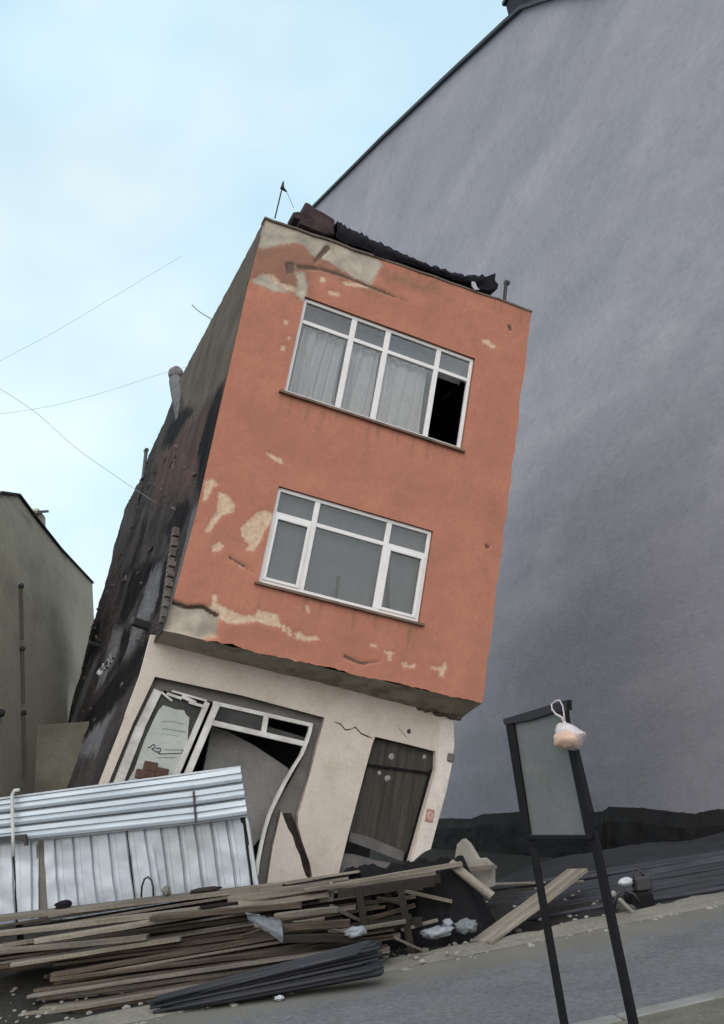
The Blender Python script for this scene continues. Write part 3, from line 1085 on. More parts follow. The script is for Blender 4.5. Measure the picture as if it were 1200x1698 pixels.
# white corner pillar
pil = [(731, 1194), (752, 1192), (752.5, 1215), (753, 1236), (750, 1262), (741, 1308), (721, 1381), (714, 1408), (700, 1414), (683, 1430), (706, 1336), (724, 1276), (727, 1230)]
mb = MB()
mb.prism([gf(*p, .675) for p in pil], (0, .022, 0))
pl_ = mb.build('corner_pillar', M_whitepl, B)
q = gf(712, 1352, .672)
mb = MB()
mb.box(q.x - .07, q.x + .07, .652, .674, q.z - .10, q.z + .10)
pt_ = mb.build('number_plate', M_plate, pl_, bevel=.008)
mb = MB()
mb.tube([(q.x + .04 * cos(t * pi / 5), .649, q.z + .055 * sin(t * pi / 5)) for t in range(11)], .007, 5)
mb.build('plate_mark', M_whitepl, pt_)
q = gf(746, 1257, .672)
mb = MB()
mb.box(q.x - .06, q.x + .07, .64, .674, q.z - .06, q.z + .08)
mb.build('broken_socket', M_reveal, B, bevel=.02)
q = gf(*c6(688, 162))
bmobj(blob((q.x, .70, q.z), (.035, .02, .04), 2, 2), 'bolt_hole', M_metaldark, B)

# reveal of the shop window (grey band round the frame)
frm_out = [c4(*p) for p in [(262, 183), (430, 222), (728, 294), (700, 400), (662, 470), (615, 545), (588, 640), (562, 760), (540, 830), (60, 790), (140, 455), (205, 310)]]
mb = MB()
y_in = .86
so_ = [gf(*p) for p in shop]
for i in range(len(shop)):
    a, b = so_[i], so_[(i + 1) % len(shop)]
    mb.face([(a.x, .702, a.z), (b.x, .702, b.z), (b.x, y_in, b.z), (a.x, y_in, a.z)])
mb.build('shop_window_reveal', M_reveal, B)
# jamb infill between opening and frame at y_in
gy = lambda x, y: gf(x, y, .80)
ring_o = [gf(x, y, .84) for x, y in [(250, 1112), (400, 1140), (548, 1182), (536, 1236), (506, 1362), (496, 1378), (466, 1360), (450, 1480), (130, 1440), (175, 1298), (215, 1200)]]
ring_i = [gf(*p, .84) for p in [c4(*p) for p in [(270, 190), (430, 228), (716, 298), (694, 395), (655, 470), (607, 545), (582, 640), (556, 760), (540, 815), (70, 770), (150, 455), (212, 310)]]]
mb = MB()
mb.prism(ring_o, (0, .05, 0), [ring_i])
mb.build('jamb_infill', M_reveal, B)

# shop window frame
SW = MB()


def fbar(mb, a, b, wpx, y0=.76, d=.08):
    """frame bar between two traced points, width in px of the facade plane"""
    p, q = gf(*a, y0), gf(*b, y0)
    w = wpx * .0105
    dr = (q - p).normalized()
    nrm = Vector((-dr.z, 0, dr.x)) * (w / 2)
    dd = Vector((0, d, 0))
    mb.hexa([p - nrm, q - nrm, q - nrm + dd, p - nrm + dd, p + nrm, q + nrm, q + nrm + dd, p + nrm + dd])


fbar(SW, c4(258, 190), c4(205, 300), 13)
fbar(SW, c4(205, 300), c4(150, 440), 14)
fbar(SW, c4(150, 440), c4(90, 600), 14)
fbar(SW, c4(425, 228), c4(725, 296), 6, .762)
swo = SW.build('shop_window', M_pvcdirty, B, bevel=.006)
SW = MB()
fbar(SW, c4(408, 226), c4(312, 450), 8, .755)
fbar(SW, c4(438, 228), c4(345, 450), 10, .75)
fbar(SW, c4(312, 450), c4(280, 520), 8, .755)
fbar(SW, c4(345, 450), c4(315, 520), 10, .75)
SW.build('mullion', M_pvcdirty, swo, bevel=.006)
SW = MB()
fbar(SW, c4(418, 287), c4(700, 352), 8, .758)
fbar(SW, c4(586, 262), c4(577, 318), 8, .764)
SW.build('transom', M_pvcdirty, swo, bevel=.006)
SW = MB()                                      # the bent right jamb
bend = [c5(*p) for p in [(935, 265), (925, 330), (895, 420), (850, 540), (780, 650), (700, 790), (620, 950), (570, 1060), (530, 1190), (495, 1340), (465, 1500), (455, 1600)]]
wpx = [5, 5, 6, 5, 5, 5.5, 5.5, 5, 4.5, 4.5, 4.5, 4.5]
bp_ = [gf(*p, .75) for p in bend]
for i in range(len(bp_) - 1):
    p, q = bp_[i], bp_[i + 1]
    n1 = Vector((1, 0, .25)).normalized() * (wpx[i] * .0105 / 2)
    n2 = Vector((1, 0, .25)).normalized() * (wpx[i + 1] * .0105 / 2)
    dd = Vector((0, .07, 0))
    SW.hexa([p - n1, p + n1, p + n1 + dd, p - n1 + dd, q - n2, q + n2, q + n2 + dd, q - n2 + dd])
SW.build('bent_jamb', M_pvcdirty, swo, label='white right jamb bent sharply inwards')
# crushed top rail over the left light: torn strips
SW = MB()
for (a, b, w_, y_) in (((285, 200), (330, 215), 4, .75), ((330, 208), (372, 228), 5, .74), ((352, 226), (400, 240), 4, .745), ((300, 192), (405, 222), 3, .77), ((268, 195), (300, 222), 3, .76)):
    fbar(SW, c4(*a), c4(*b), w_, y_, .05)
SW.build('torn_rail', M_pvcdirty, swo, label='torn white top rail over the left light')
# panes
mb = MB()
mb.prism([gf(*c4(*p), .80) for p in [(262, 200), (400, 232), (300, 470), (255, 560), (100, 560), (160, 430)]], (0, .006, 0))
mb.build('pane', M_glassd, swo)
mb = MB()
mb.prism([gf(*c4(*p), .80) for p in [(446, 236), (582, 268), (574, 314), (424, 280)]], (0, .006, 0))
mb.build('pane', M_glassd, swo)
mb = MB()
mb.prism([gf(*c4(*p), .80) for p in [(592, 300), (700, 332), (697, 345), (580, 316)]], (0, .006, 0))
mb.build('pane', M_glassd, swo, label='remains of the broken right top pane')
# paper sheet in the left light with its faded marks
c3 = lambda cx, cy: (200 + cx * .15, 1120 + cy * .15)
pap = [c3(*p) for p in [(470, 330), (520, 345), (600, 375), (700, 385), (720, 430), (760, 470), (745, 600), (740, 720), (700, 900), (640, 1080), (560, 1200), (60, 1200), (150, 1040), (260, 720), (360, 500), (420, 380)]]
mb = MB()
mb.prism([gf(*p, .785) for p in pap], (0, .004, 0))
po = mb.build('poster', M_poster, None)
po.matrix_world = BMX
tag(po, 'large pale paper sheet with faded green lines filling the left shop light', 'poster')
mb = MB()
for (a, b, w_) in (((450, 515), (560, 508), 1.6), ((560, 510), (700, 540), 1.6), ((455, 588), (560, 600), 2.0), ((560, 600), (715, 625), 2.2), ((440, 640), (640, 672), .8)):
    fbar(mb, c3(*a), c3(*b), w_, .7835, .001)
mb.build('faded_lines', M_ink, po)
mb = MB()
for (a, b, w_) in (((480, 822), (690, 826), .9), ((420, 868), (670, 862), 1.5), ((400, 908), (610, 908), .7), ((400, 840), (440, 870), 2), ((300, 800), (330, 790), 2), ((330, 790), (350, 765), 1.6), ((350, 765), (380, 772), 1.6), ((380, 772), (375, 800), 1.6),
                   ((375, 800), (340, 812), 1.6), ((340, 812), (400, 850), 1.6), ((385, 812), (430, 800), 1.6), ((430, 800), (445, 830), 1.6), ((445, 830), (410, 852), 1.6), ((670, 862), (690, 826), 1)):
    fbar(mb, c3(*a), c3(*b), w_, .782, .0015)
mb.build('ink_sketch', M_ink2, po)
# bricks on the ledge
k = 0
for (x0, x1, y0, y1) in ((165, 400, 1040, 1130), (380, 540, 1030, 1110), (255, 420, 965, 1040)):
    p, q = gf(*c3(x0, y1), .60), gf(*c3(x1, y0), .60)
    mb = MB()
    mb.box(p.x, q.x, .60, .74, min(p.z, q.z) - .01, min(p.z, q.z) + .13)
    o = mb.build('brick', M_brick, None, bevel=.015)
    o.matrix_world = BMX
    tag(o, ['brown brick on the left end of the shop window ledge', 'brown brick at the right of the three on the shop window ledge', 'brown brick topmost of the three on the shop window ledge'][k], 'brick', 'bricks on the window ledge')
    k += 1
mb = MB()
a, b = gf(*c3(40, 1130), .62), gf(*c3(900, 1060), .62)
mb.hexa([(a.x, .50, a.z - .50), (b.x + .6, .50, b.z - .62), (b.x + .6, .76, b.z - .62), (a.x, .76, a.z - .50), (a.x, .50, a.z - .06), (b.x + .2, .50, b.z - .24), (b.x + .2, .76, b.z - .24), (a.x, .76, a.z - .06)])
mb.build('shop_window_ledge', M_sill, B)
# fallen ceiling slab inside the shop
mb = MB()
pts = [gf(*c5(*p), 1.15) for p in [(60, 290), (200, 335), (430, 455), (720, 650), (760, 690), (640, 900), (500, 1250), (300, 1500), (-60, 1500), (-20, 700)]]
mb.prism(pts, (0, .08, 0))
mb.build('fallen_ceiling', M_slab, B, label='fallen grey ceiling slab hanging inside the shop')

# ---- door
dpx = lambda p, off: gf(*c6(*p), off)
D = MB()
D.prism([dpx(p, .83) for p in [(385, 200), (930, 325), (905, 505), (345, 430)]], (0, .05, 0))
do = D.build('door', M_doorgrey, B)
D = MB()
D.prism([dpx(p, .85) for p in [(348, 448), (905, 520), (860, 640), (690, 1180), (640, 1150), (400, 1060), (180, 1010)]], (0, .05, 0))
D.build('door_leaf', M_doorgrey, do)
D = MB()
D.prism([dpx(p, .845) for p in [(205, 1000), (360, 1040), (650, 1160), (640, 1240), (560, 1215), (400, 1150), (190, 1075)]], (0, .045, 0))
D.build('kick_board', M_doorpale, do)
D = MB()
D.prism([dpx(p, .80) for p in [(870, 480), (915, 480), (700, 1250), (660, 1250)]], (0, .09, 0))
D.prism([dpx(p, .80) for p in [(345, 430), (915, 505), (915, 525), (345, 448)]], (0, .03, 0))
D.build('door_frame', M_signframe, do)
D = MB()
D.prism([dpx(p, .80) for p in [(130, 1180), (260, 1190), (440, 1240), (560, 1260), (600, 1450), (60, 1450)]], (0, .25, 0))
D.build('door_step', M_doorpale, do)
for (x, y, r) in ((548, 375, .055), (520, 555, .06), (450, 510, .035), (820, 375, .04)):
    q = dpx((x, y), .82)
    bmobj(blob((q.x, .835 if y < 400 else .852, q.z), (r, .015, r), x, 2, .4), 'paint_splat', mat('pale_splat', (.32, .31, .29), .8), do)

# ---- roof edge: felt, broken parapet, antenna, rod
TOPUV = lambda x, y: fac(x, y, .12)
c7 = lambda cx, cy: (420 + cx / 6, 280 + cy / 6)
mb = MB()
mb.prism([fac(*c7(*p), .10) for p in [(390, 430), (440, 420), (480, 425), (500, 370), (520, 325), (560, 340), (610, 385), (700, 430), (810, 500), (815, 660), (700, 650), (560, 590), (450, 540), (470, 510), (400, 480)]], (0, .35, 0))
mb.build('parapet_chunk', M_parapet, B, bevel=.02, label='reddish broken piece of parapet left at the roof edge')
mb = MB()
top = [c7(825, 520), c7(850, 530), c7(960, 600), c7(1120, 660), c7(1165, 710), c1(540, 268), c1(600, 295), c1(700, 342), c1(780, 372), c1(850, 396), c1(920, 408), c1(975, 408)]
bot = [c7(820, 680), c7(900, 735), c7(1020, 770), c7(1120, 800), c7(1180, 830), c1(560, 335), c1(640, 350), c1(720, 375), c1(790, 400), c1(860, 425), c1(915, 438), c1(960, 445)]
N = 110
tp = [fac(*p, -.03) for p in top]
bt = [fac(*p, -.03) for p in bot]


def felt(u, v):
    a, b = lerp_poly(tp, u), lerp_poly(bt, u)
    q = b.lerp(a, v if v < .6 else .6 + (v - .6))
    jag = (.05 * ns(u * 40, 0, 1, 1) + .03 * ns(u * 120, 3, 1, 1)) if v > .55 else .02 * ns(u * 40, 8, 1, 1)
    return Vector((q.x, -.03 - .05 * sin(v * pi) + .02 * ns(u * 40, v * 3, 4, 1), q.z + jag))


mb.grid(felt, N, 8)
mb.grid(lambda u, v: felt(u, 1) + Vector((0, .5 * v, -.20 * v + .04 * ns(u * 30, v * 4, 9, 1))), N, 6)
o = mb.build('roofing_felt', M_tar, None, fixn=False, smooth=True)
o.matrix_world = BMX
tag(o, 'long black strip of roofing felt slumped along the parapet of the leaning house', 'roofing felt')
mb = MB()
curl = [fac(*c1(*p), 0) for p in [(930, 408), (985, 410), (1022, 396), (1018, 425), (1032, 440), (1026, 462), (985, 466), (950, 460), (928, 440)]]
mb.prism(curl, (0, .25, 0))
o = mb.build('felt_roll', M_tar, None, bevel=.02)
o.matrix_world = BMX
tag(o, 'curled black felt roll at the right end of the roof strip', 'felt roll')
mb = MB()
mb.prism([fac(*c1(*p), -.06) for p in [(926, 424), (940, 430), (948, 452), (958, 462), (940, 462), (930, 448)]], (0, .03, 0))
o = mb.build('paper_scrap', M_white, None)
o.matrix_world = BMX
tag(o, 'small white scrap under the curled felt on the roof edge', 'scrap')
mb = MB()
p, q = fac(*c1(1053, 505), .1), fac(*c1(1058, 438), .1)
mb.tube([p - Vector((0, 0, .05)), q], .035, 8)
mb.box(q.x - .03, q.x + .07, .06, .14, q.z - .01, q.z + .05)
mb.build('roof_rod', M_metaldark, B)
an = empty('antenna', 'thin bent antenna mast at the left corner of the leaning roof', 'antenna', BMX @ fac(455, 360, .15))
p, q = BMX @ fac(455.5, 362, .15), BMX @ fac(467.5, 312, .15)
r_ = BMX @ fac(475, 318, .15)
inv = Matrix.Translation(-an.location)
mb = MB()
mb.tube([inv @ p, inv @ q], .014, 6)
mb.build('mast', M_rod, an)
mb = MB()
q2 = BMX @ fac(469.5, 301, .15)
mb.tube([inv @ q2, inv @ q, inv @ r_], [.012, .04, .015], 8)
mb.build('head', M_rod, an)
mb = MB()
mb.tube([inv @ r_, inv @ (BMX @ fac(487, 345, .15))], .005, 5)
mb.build('stay_wire', M_cable, an)

# ------------------------------------------------------------------ big grey party wall on the right
WA, WB = Vector((2.76, 32.4, 0)), Vector((7.56, 18, 0))
WDv = (WB - WA).normalized()
WN = Vector((-WDv.y, WDv.x, 0))
if WN.dot(CAM - WB) < 0:
    WN = -WN


def gw(x, y, off=0.0):
    return on_plane(x, y, WB + WN * off, WN)


NB = empty('grey_neighbour_house', 'tall house with windowless grey rendered party wall on the right', 'building', (WB.x, WB.y, 0))
nbi = Matrix.Translation(-NB.location)
roofpx = [(470, 395), (525, 340), (640, 226), (740, 132), (843, 37), (868, 15), (905, 2), (935, -6), (1010, -20)]
rp = [gw(*p) for p in roofpx]
near = WB + WDv * 5.5
rp.append(Vector((near.x, near.y, rp[-1].z + .3)))
basel = gw(470, 1362)
left_top = rp[0]
pts = [Vector((left_top.x, left_top.y, -.5))] + rp + [Vector((near.x, near.y, -.5))]
mb = MB()
mb.prism([nbi @ p for p in pts], -WN * 9)
mb.build('party_wall', M_greywall, NB)
mb = MB()                                     # roof edge flashing
for a, b in zip(rp, rp[1:]):
    mb.beam(nbi @ (a + Vector((0, 0, .03)) - WN * 4.4), nbi @ (b + Vector((0, 0, .03)) - WN * 4.4), 9.1, .10)
mb.build('roof_edge', M_metaldark, NB)
mb = MB()
ch = [gw(*p, -.35) for p in [(836, 10), (876, -14), (884, 8), (846, 45)]]
ctop = max(p.z for p in ch)
c0 = gw(846, 40, -.35)
c1_ = gw(884, 12, -.35)
wch = (c1_ - c0)
wch.z = 0
c0b = Vector((c0.x, c0.y, c0.z - .5))
ctop = gw(838, 8, -.35).z
mb.hexa([nbi @ q for q in [c0b, c0b + wch, c0b + wch - WN * .7, c0b - WN * .7]] + [nbi @ (Vector((q.x, q.y, ctop))) for q in [c0b, c0b + wch, c0b + wch - WN * .7, c0b - WN * .7]])
cho = mb.build('chimney', mat('dark_chimney', (.035, .035, .05), .9, (.02, .02, .03), 2), NB)
mb = MB()
e_ = WDv * .08
mb.hexa([nbi @ (Vector((q.x, q.y, ctop + .003)) + d_) for q, d_ in zip([c0b, c0b + wch, c0b + wch - WN * .7, c0b - WN * .7], (e_ * -1 + WN * .08, e_ + WN * .08, e_ - WN * .08, -e_ - WN * .08))] +
        [nbi @ (Vector((q.x, q.y, ctop + .12)) + d_) for q, d_ in zip([c0b, c0b + wch, c0b + wch - WN * .7, c0b - WN * .7], (e_ * -1 + WN * .08, e_ + WN * .08, e_ - WN * .08, -e_ - WN * .08))])
mb.build('chimney_cap', M_metaldark, cho)
# dark exposed footing with a ragged top
mb = MB()
topl = [gw(x, y, .06) for x, y in [(640, 1368), (735, 1357), (780, 1358), (800, 1350), (870, 1346), (960, 1350), (1000, 1345), (1010, 1338), (1060, 1340), (1110, 1346), (1150, 1350), (1175, 1344), (1200, 1342), (1300, 1336), (1500, 1330)]]
bot_ = [Vector((p.x, p.y, -2.2)) for p in topl]
NN = 160


def foot(u, v):
    a, b = lerp_poly(topl, u), lerp_poly(bot_, u)
    p = a.lerp(b, v)
    return nbi @ (p + WN * (.02 + (.10 + .15 * v) * (1 + .5 * ns(u * 30, v * 3, 5, 1)) * min(1, v * 8)) + Vector((0, 0, .022 * ns(u * 60, 0, 3, 1) if v < .01 else 0)))


mb.grid(foot, NN, 24)
mb.grid(lambda u, v: foot(u, 0) - (WN * .12) * v, NN, 1)
mb.build('footing', M_wallbase, NB)

# ------------------------------------------------------------------ olive house on the left
LA, LB = Vector((-10.2, 30, 0)), Vector((-8.9, 21, 0))
LDv = (LB - LA).normalized()
LN = Vector((-LDv.y, LDv.x, 0))
if LN.dot(CAM - LB) < 0:
    LN = -LN


def lw(x, y, off=0.0):
    return on_plane(x, y, LB + LN * off, LN)


LH = empty('olive_neighbour_house', 'olive grey rendered gable house at the far left edge', 'building', (LB.x, LB.y, 0))
lhi = Matrix.Translation(-LH.location)
lp = [lw(*p) for p in [(157, 1020), (153, 968), (100, 912), (60, 862), (30, 822), (0, 818), (-60, 860)]]
for p in (lp[0],):
    pass
lpts = [Vector((lp[1].x, lp[1].y, -.5)), lp[1], lp[2], lp[3], lp[4], lp[5], lp[6]]
lpts.append(Vector((lp[6].x, lp[6].y, -.5)))
mb = MB()
mb.prism([lhi @ p for p in lpts], -LN * 8)
mb.build('gable_wall', M_leftwall, LH)
mb = MB()
for a, b in zip(lpts[1:6], lpts[2:7]):
    mb.beam(lhi @ (a + Vector((0, 0, .03)) - LN * 3.95), lhi @ (b + Vector((0, 0, .03)) - LN * 3.95), 8.03, .05)
mb.build('roof', M_leftroof, LH)
mb = MB()
a, b = lw(-8, 828, -.3), lw(33, 826, -.3)
t_ = lw(10, 813, -.3).z
mb.beam(lhi @ a, lhi @ Vector((b.x, b.y, a.z)), .6, .22)
mb.build('chimney', M_leftroof, LH)
mb = MB()
a, b = lw(52, 858, -.4), lw(64, 858, -.4)
mb.beam(lhi @ a, lhi @ Vector((b.x, b.y, a.z)), .4, .55)
ch2 = mb.build('chimney', M_leftwall, LH, label='small rendered chimney on the roof slope')
mb = MB()
mb.beam(lhi @ (lw(49, 850, -.38)), lhi @ (lw(67, 849, -.38)), .5, .08)
mb.build('chimney_cap', M_kerb, ch2)
dp = [lw(x, y, .07) for x, y in [(35, 972), (37, 1076), (39, 1182), (41, 1300)]]
mb = MB()
for a, b in zip(dp, dp[1:]):
    mb.tube([lhi @ a, lhi @ (a.lerp(b, .85))], .04, 8)
dro = mb.build('drain_pipe', mat('pipe_stain', (.14, .13, .10), .9), LH)
for p in dp[:3]:
    bmobj(blob(lhi @ p, .075, 1, 2), 'pipe_bracket', M_leftroof, dro)
q = lw(2, 1182, .05)
bmobj(blob(lhi @ q, .09, 2, 2), 'wall_fixing', M_leftroof, LH)
# lower pale block between the houses
mb = MB()
a, b = at_y(40, 1330, 19.5), at_y(150, 1300, 19.5)
t1, t2 = at_y(62, 1202, 19.5), at_y(150, 1196, 19.5)
mb.hexa([Vector((a.x, 19.5, -.5)), Vector((b.x, 19.5, -.5)), Vector((b.x, 20.6, -.5)), Vector((a.x, 20.6, -.5)), Vector((t1.x, 19.5, t1.z)), Vector((t2.x, 19.5, t2.z)), Vector((t2.x, 20.6, t2.z)), Vector((t1.x, 20.6, t1.z))])
mb.build('low_wall', M_paleblock, None, label='low pale wall between the olive house and the leaning house', cat='wall')


# ------------------------------------------------------------------ overhead cables
def cable(pts, r, m_, label):
    P = [Vector(p) for p in pts]
    out = []
    n = len(P) - 1
    for i in range(n * 12 + 1):
        t = i / 12
        k = min(int(t), n - 1)
        f = t - k
        p0, p1, p2, p3 = P[max(k - 1, 0)], P[k], P[k + 1], P[min(k + 2, n)]
        out.append(.5 * ((2 * p1) + (p2 - p0) * f + (2 * p0 - 5 * p1 + 4 * p2 - p3) * f * f + (3 * p1 - p0 - 3 * p2 + p3) * f ** 3))
    mb = MB()
    mb.tube(out, r, 5)
    return mb.build('cable', m_, None, smooth=True, label=label, cat='cable', group='overhead cables')


M_faint = mat('thin_sky_cable', (.38, .42, .47), .8)
hk = BMX @ (sidept(298, 858) + Vector((-.06, 0, 0)))
cable([at_y(-60, 610, 15), at_y(0, 645, 14.6), at_y(60, 685, 14.3), at_y(120, 738, 14.0), at_y(175, 778, 13.8), at_y(225, 812, 13.6), at_y(262, 836, 13.5), hk], .0042, M_cable2, 'service cable dropping from the sky to the corner of the leaning house')
cable([at_y(-80, 640, 20), at_y(0, 598, 21), at_y(80, 556, 22), at_y(150, 515, 23), at_y(300, 425, 26)], .0045, M_faint, 'highest overhead cable rising to the right across the sky')
cable([at_y(-80, 690, 20), at_y(0, 686, 20.4), at_y(90, 672, 21), at_y(180, 648, 21.6), at_y(260, 622, 22), at_y(340, 600, 23)], .0045, M_faint, 'overhead cable crossing the service cable in the sky')
cable([BMX @ sidept(352, 530), BMX @ (sidept(340, 520) + Vector((-.15, 0, 0))), BMX @ (sidept(334, 511) + Vector((-.25, 0, 0)))], .012, M_cable, 'short stiff wire end sticking out of the upper side wall')


# ------------------------------------------------------------------ corrugated metal fence
def corr(p0, ex, ez, w, h, along, pitch, depth, flat=.62, nd_=90, wav=.006):
    """trapezoid-ribbed sheet: ribs run along 'x' or 'z'"""
    mb = MB()
    ex, ez = Vector(ex), Vector(ez)
    ny = ex.cross(ez).normalized()

    def prof(s):
        f = (s / pitch) % 1.0
        if f < flat:
            return 0.0
        if f < flat + .1:
            return -depth * (f - flat) / .1
        if f < .9:
            return -depth
        return -depth * (1 - (f - .9) / .1)
    L = w if along == 'z' else h
    cuts = [0.0]
    s = 0
    while s < L:
        for f in (flat, flat + .1, .9, 1.0):
            x = (math.floor(s / pitch + 1e-6) + f) * pitch
            if 0 < x < L:
                cuts.append(x)
        s += pitch
    cuts.append(L)
    cuts = sorted(set(round(c, 5) for c in cuts))
    m_ = 16
    b = len(mb.v)
    for i, c in enumerate(cuts):
        for j in range(m_ + 1):
            o_ = j / m_ * (h if along == 'z' else w)
            x, z = (c, o_) if along == 'z' else (o_, c)
            y = prof(c) * -1
            jj = wav * ns(x, z, 2, 2.5)
            mb.v.append(tuple(Vector(p0) + ex * x + ez * z + ny * (y + jj)))
    n = m_ + 1
    for i in range(len(cuts) - 1):
        for j in range(m_):
            a = b + i * n + j
            mb.f.append((a, a + 1, a + n + 1, a + n))
    return mb


FY = 11.2
fence = empty('metal_fence', 'pale corrugated metal sheet fence standing behind the timber pile', 'fence', (-4, FY, .3))


def fl(mb, name, m_, y=FY, **kw):
    o = mb.build(name, m_, fence, fixn=False, **kw)
    o.data.transform(Matrix.Translation(-fence.location))
    return o


# horizontal sheets (three ribs), top edge traced
TL, TR = at_y(-60, 1340, FY), at_y(401, 1272, FY)
BL, BR = at_y(-60, 1410, FY), at_y(413, 1356, FY)


def hsheet(px0, px1, topy, boty, y, nm='sheet', edges=None):
    pass


def quadsheet(tl, tr, br, bl, Y, profpts, m_, name='sheet', n=40, **kw):
    """sheet with ribs running left-right; profpts = list of (t from top, depth towards the camera)"""
    P = [at_y(*p, Y) for p in (tl, tr, br, bl)]
    mb = MB()
    nn = len(profpts)
    for (t, d) in profpts:
        for i in range(n + 1):
            s = i / n
            a = P[0].lerp(P[1], s)
            b = P[3].lerp(P[2], s)
            q = a.lerp(b, t)
            q.y -= d + .010 * ns(q.x, q.z, 1, 1.6)
            mb.v.append(tuple(q))
    for k in range(nn - 1):
        for i in range(n):
            a = k * (n + 1) + i
            mb.f.append((a, a + 1, a + n + 2, a + n + 1))
    return fl(mb, name, m_, **kw)


ribp = []
for g0, g1 in ((0, .335), (.335, .66), (.66, 1.0)):
    L_ = g1 - g0
    ribp += [(g0 + .00, .06), (g0 + .05 * L_, .065), (g0 + .30 * L_, .075), (g0 + .36 * L_, .045), (g0 + .62 * L_, .060), (g0 + .68 * L_, .085), (g0 + .84 * L_, .075), (g0 + .90 * L_, -.03), (g0 + .985 * L_, -.03)]
ribp.append((1.0, .0))
quadsheet((-120, 1343), (324, 1284), (329, 1366), (-120, 1412), FY, ribp, M_sheet2)
quadsheet((322, 1284.5), (400, 1273), (412, 1354), (327, 1366), FY - .035, ribp, M_sheet2)
# thin top rail
mb = MB()
mb.beam(at_y(-120, 1340, FY - .05), at_y(399, 1271.5, FY - .05), .05, .022)
fl(mb, 'top_rail', M_sheet)
mb = MB()
mb.beam(at_y(-120, 1347, FY + .10), at_y(396, 1276, FY + .10), .04, .05)
mb.beam(at_y(15, 1372, FY + .16), at_y(40, 1620, FY + .16), .06, .06, (0, 1, 0))
mb.beam(at_y(392, 1290, FY + .16), at_y(435, 1560, FY + .16), .06, .06, (0, 1, 0))
mb.beam(at_y(200, 1310, FY + .16), at_y(232, 1590, FY + .16), .06, .06, (0, 1, 0))
fl(mb, 'back_frame', WOODS[2])


# vertical ribbed lower sheets: traced trapezoids
def vsheet(tl, tr, br, bl, Y, nrib, m_, seed=0, **kw):
    P = [at_y(*p, Y) for p in (tl, tr, br, bl)]
    mb = MB()
    cuts = []
    for k in range(nrib):
        cuts += [(k, 0), (k + .55, 0), (k + .60, .045), (k + .68, .05), (k + .74, .012), (k + .95, .012)]
    cuts.append((nrib, 0))
    mrow = 44
    for (c, d) in cuts:
        s = c / nrib
        for j in range(mrow + 1):
            t = j / mrow
            q = P[0].lerp(P[1], s).lerp(P[3].lerp(P[2], s), t)
            q.y += d + .028 * ns(q.x, q.z, 3 + seed, 1.8)
            q.x += .012 * ns(c * .6, t * 1.5, seed, 1)
            mb.v.append(tuple(q))
    n = mrow + 1
    for i in range(len(cuts) - 1):
        for j in range(mrow):
            a = i * n + j
            mb.f.append((a, a + 1, a + n + 1, a + n))
    return fl(mb, 'sheet', m_, **kw)


vsheet((72, 1392), (250, 1372), (270, 1512), (80, 1526), FY + .10, 6, M_sheet, 1)
vsheet((250, 1372), (411, 1349), (431, 1482), (268, 1512), FY + .115, 6, M_sheet, 2)
vsheet((-90, 1404), (62, 1394), (65, 1528), (-80, 1548), FY + .10, 5, M_sheet, 5)
mb = MB()                                    # bright turned edge at the right end
mb.beam(at_y(409, 1356, FY), at_y(430, 1490, FY), .03, .05, (0, 1, 0))
fl(mb, 'edge_trim', M_sheet)
mb = MB()                                    # hook-ended shadow at the left, put in as a dark strip
mb.beam(at_y(-90, 1400, FY - .12), at_y(44, 1387, FY - .12), .03, .055)
mb.beam(at_y(41, 1384, FY - .12), at_y(44, 1402, FY - .12), .03, .05, (0, 1, 0))
fl(mb, 'shadow_strip', M_metaldark)
mb = MB()                                    # grey strip put in as the dark gap between the two lower sheets
mb.prism([at_y(*p, FY + .12) for p in [(60, 1400), (80, 1404), (84, 1560), (60, 1560)]], (0, .01, 0))
fl(mb, 'sheet', M_reveal, label='grey strip put in as the shade of the slit between the lower sheets')
mb = MB()                                    # upright slit in the horizontal sheets, its shade laid on as a strip
mb.beam(at_y(321, 1312, FY - .11), at_y(325, 1364, FY - .11), .02, .05, (0, 1, 0))
fl(mb, 'slit_shade', M_metaldark)
mb = MB()
pp = [at_y(x, y, FY - .14) for x, y in [(22, 1420), (21, 1380), (20, 1340), (20, 1318), (24, 1311), (32, 1310)]]
mb.tube(pp, .022, 8)
o = mb.build('white_pipe', M_pipe, None, smooth=True, label='thin white pipe hooked over the left end of the metal fence', cat='pipe')

# ------------------------------------------------------------------ timber pile
PX0 = -4.6
GP = 'planks stacked in the long timber pile'
ORD = ['bottom', 'second', 'third', 'fourth', 'fifth', 'sixth', 'seventh', 'eighth', 'ninth', 'tenth', 'eleventh', 'twelfth', 'thirteenth', 'fourteenth', 'fifteenth', 'top']
TONE = {0: 'greyish', 1: 'brown', 2: 'dark', 3: 'pale'}


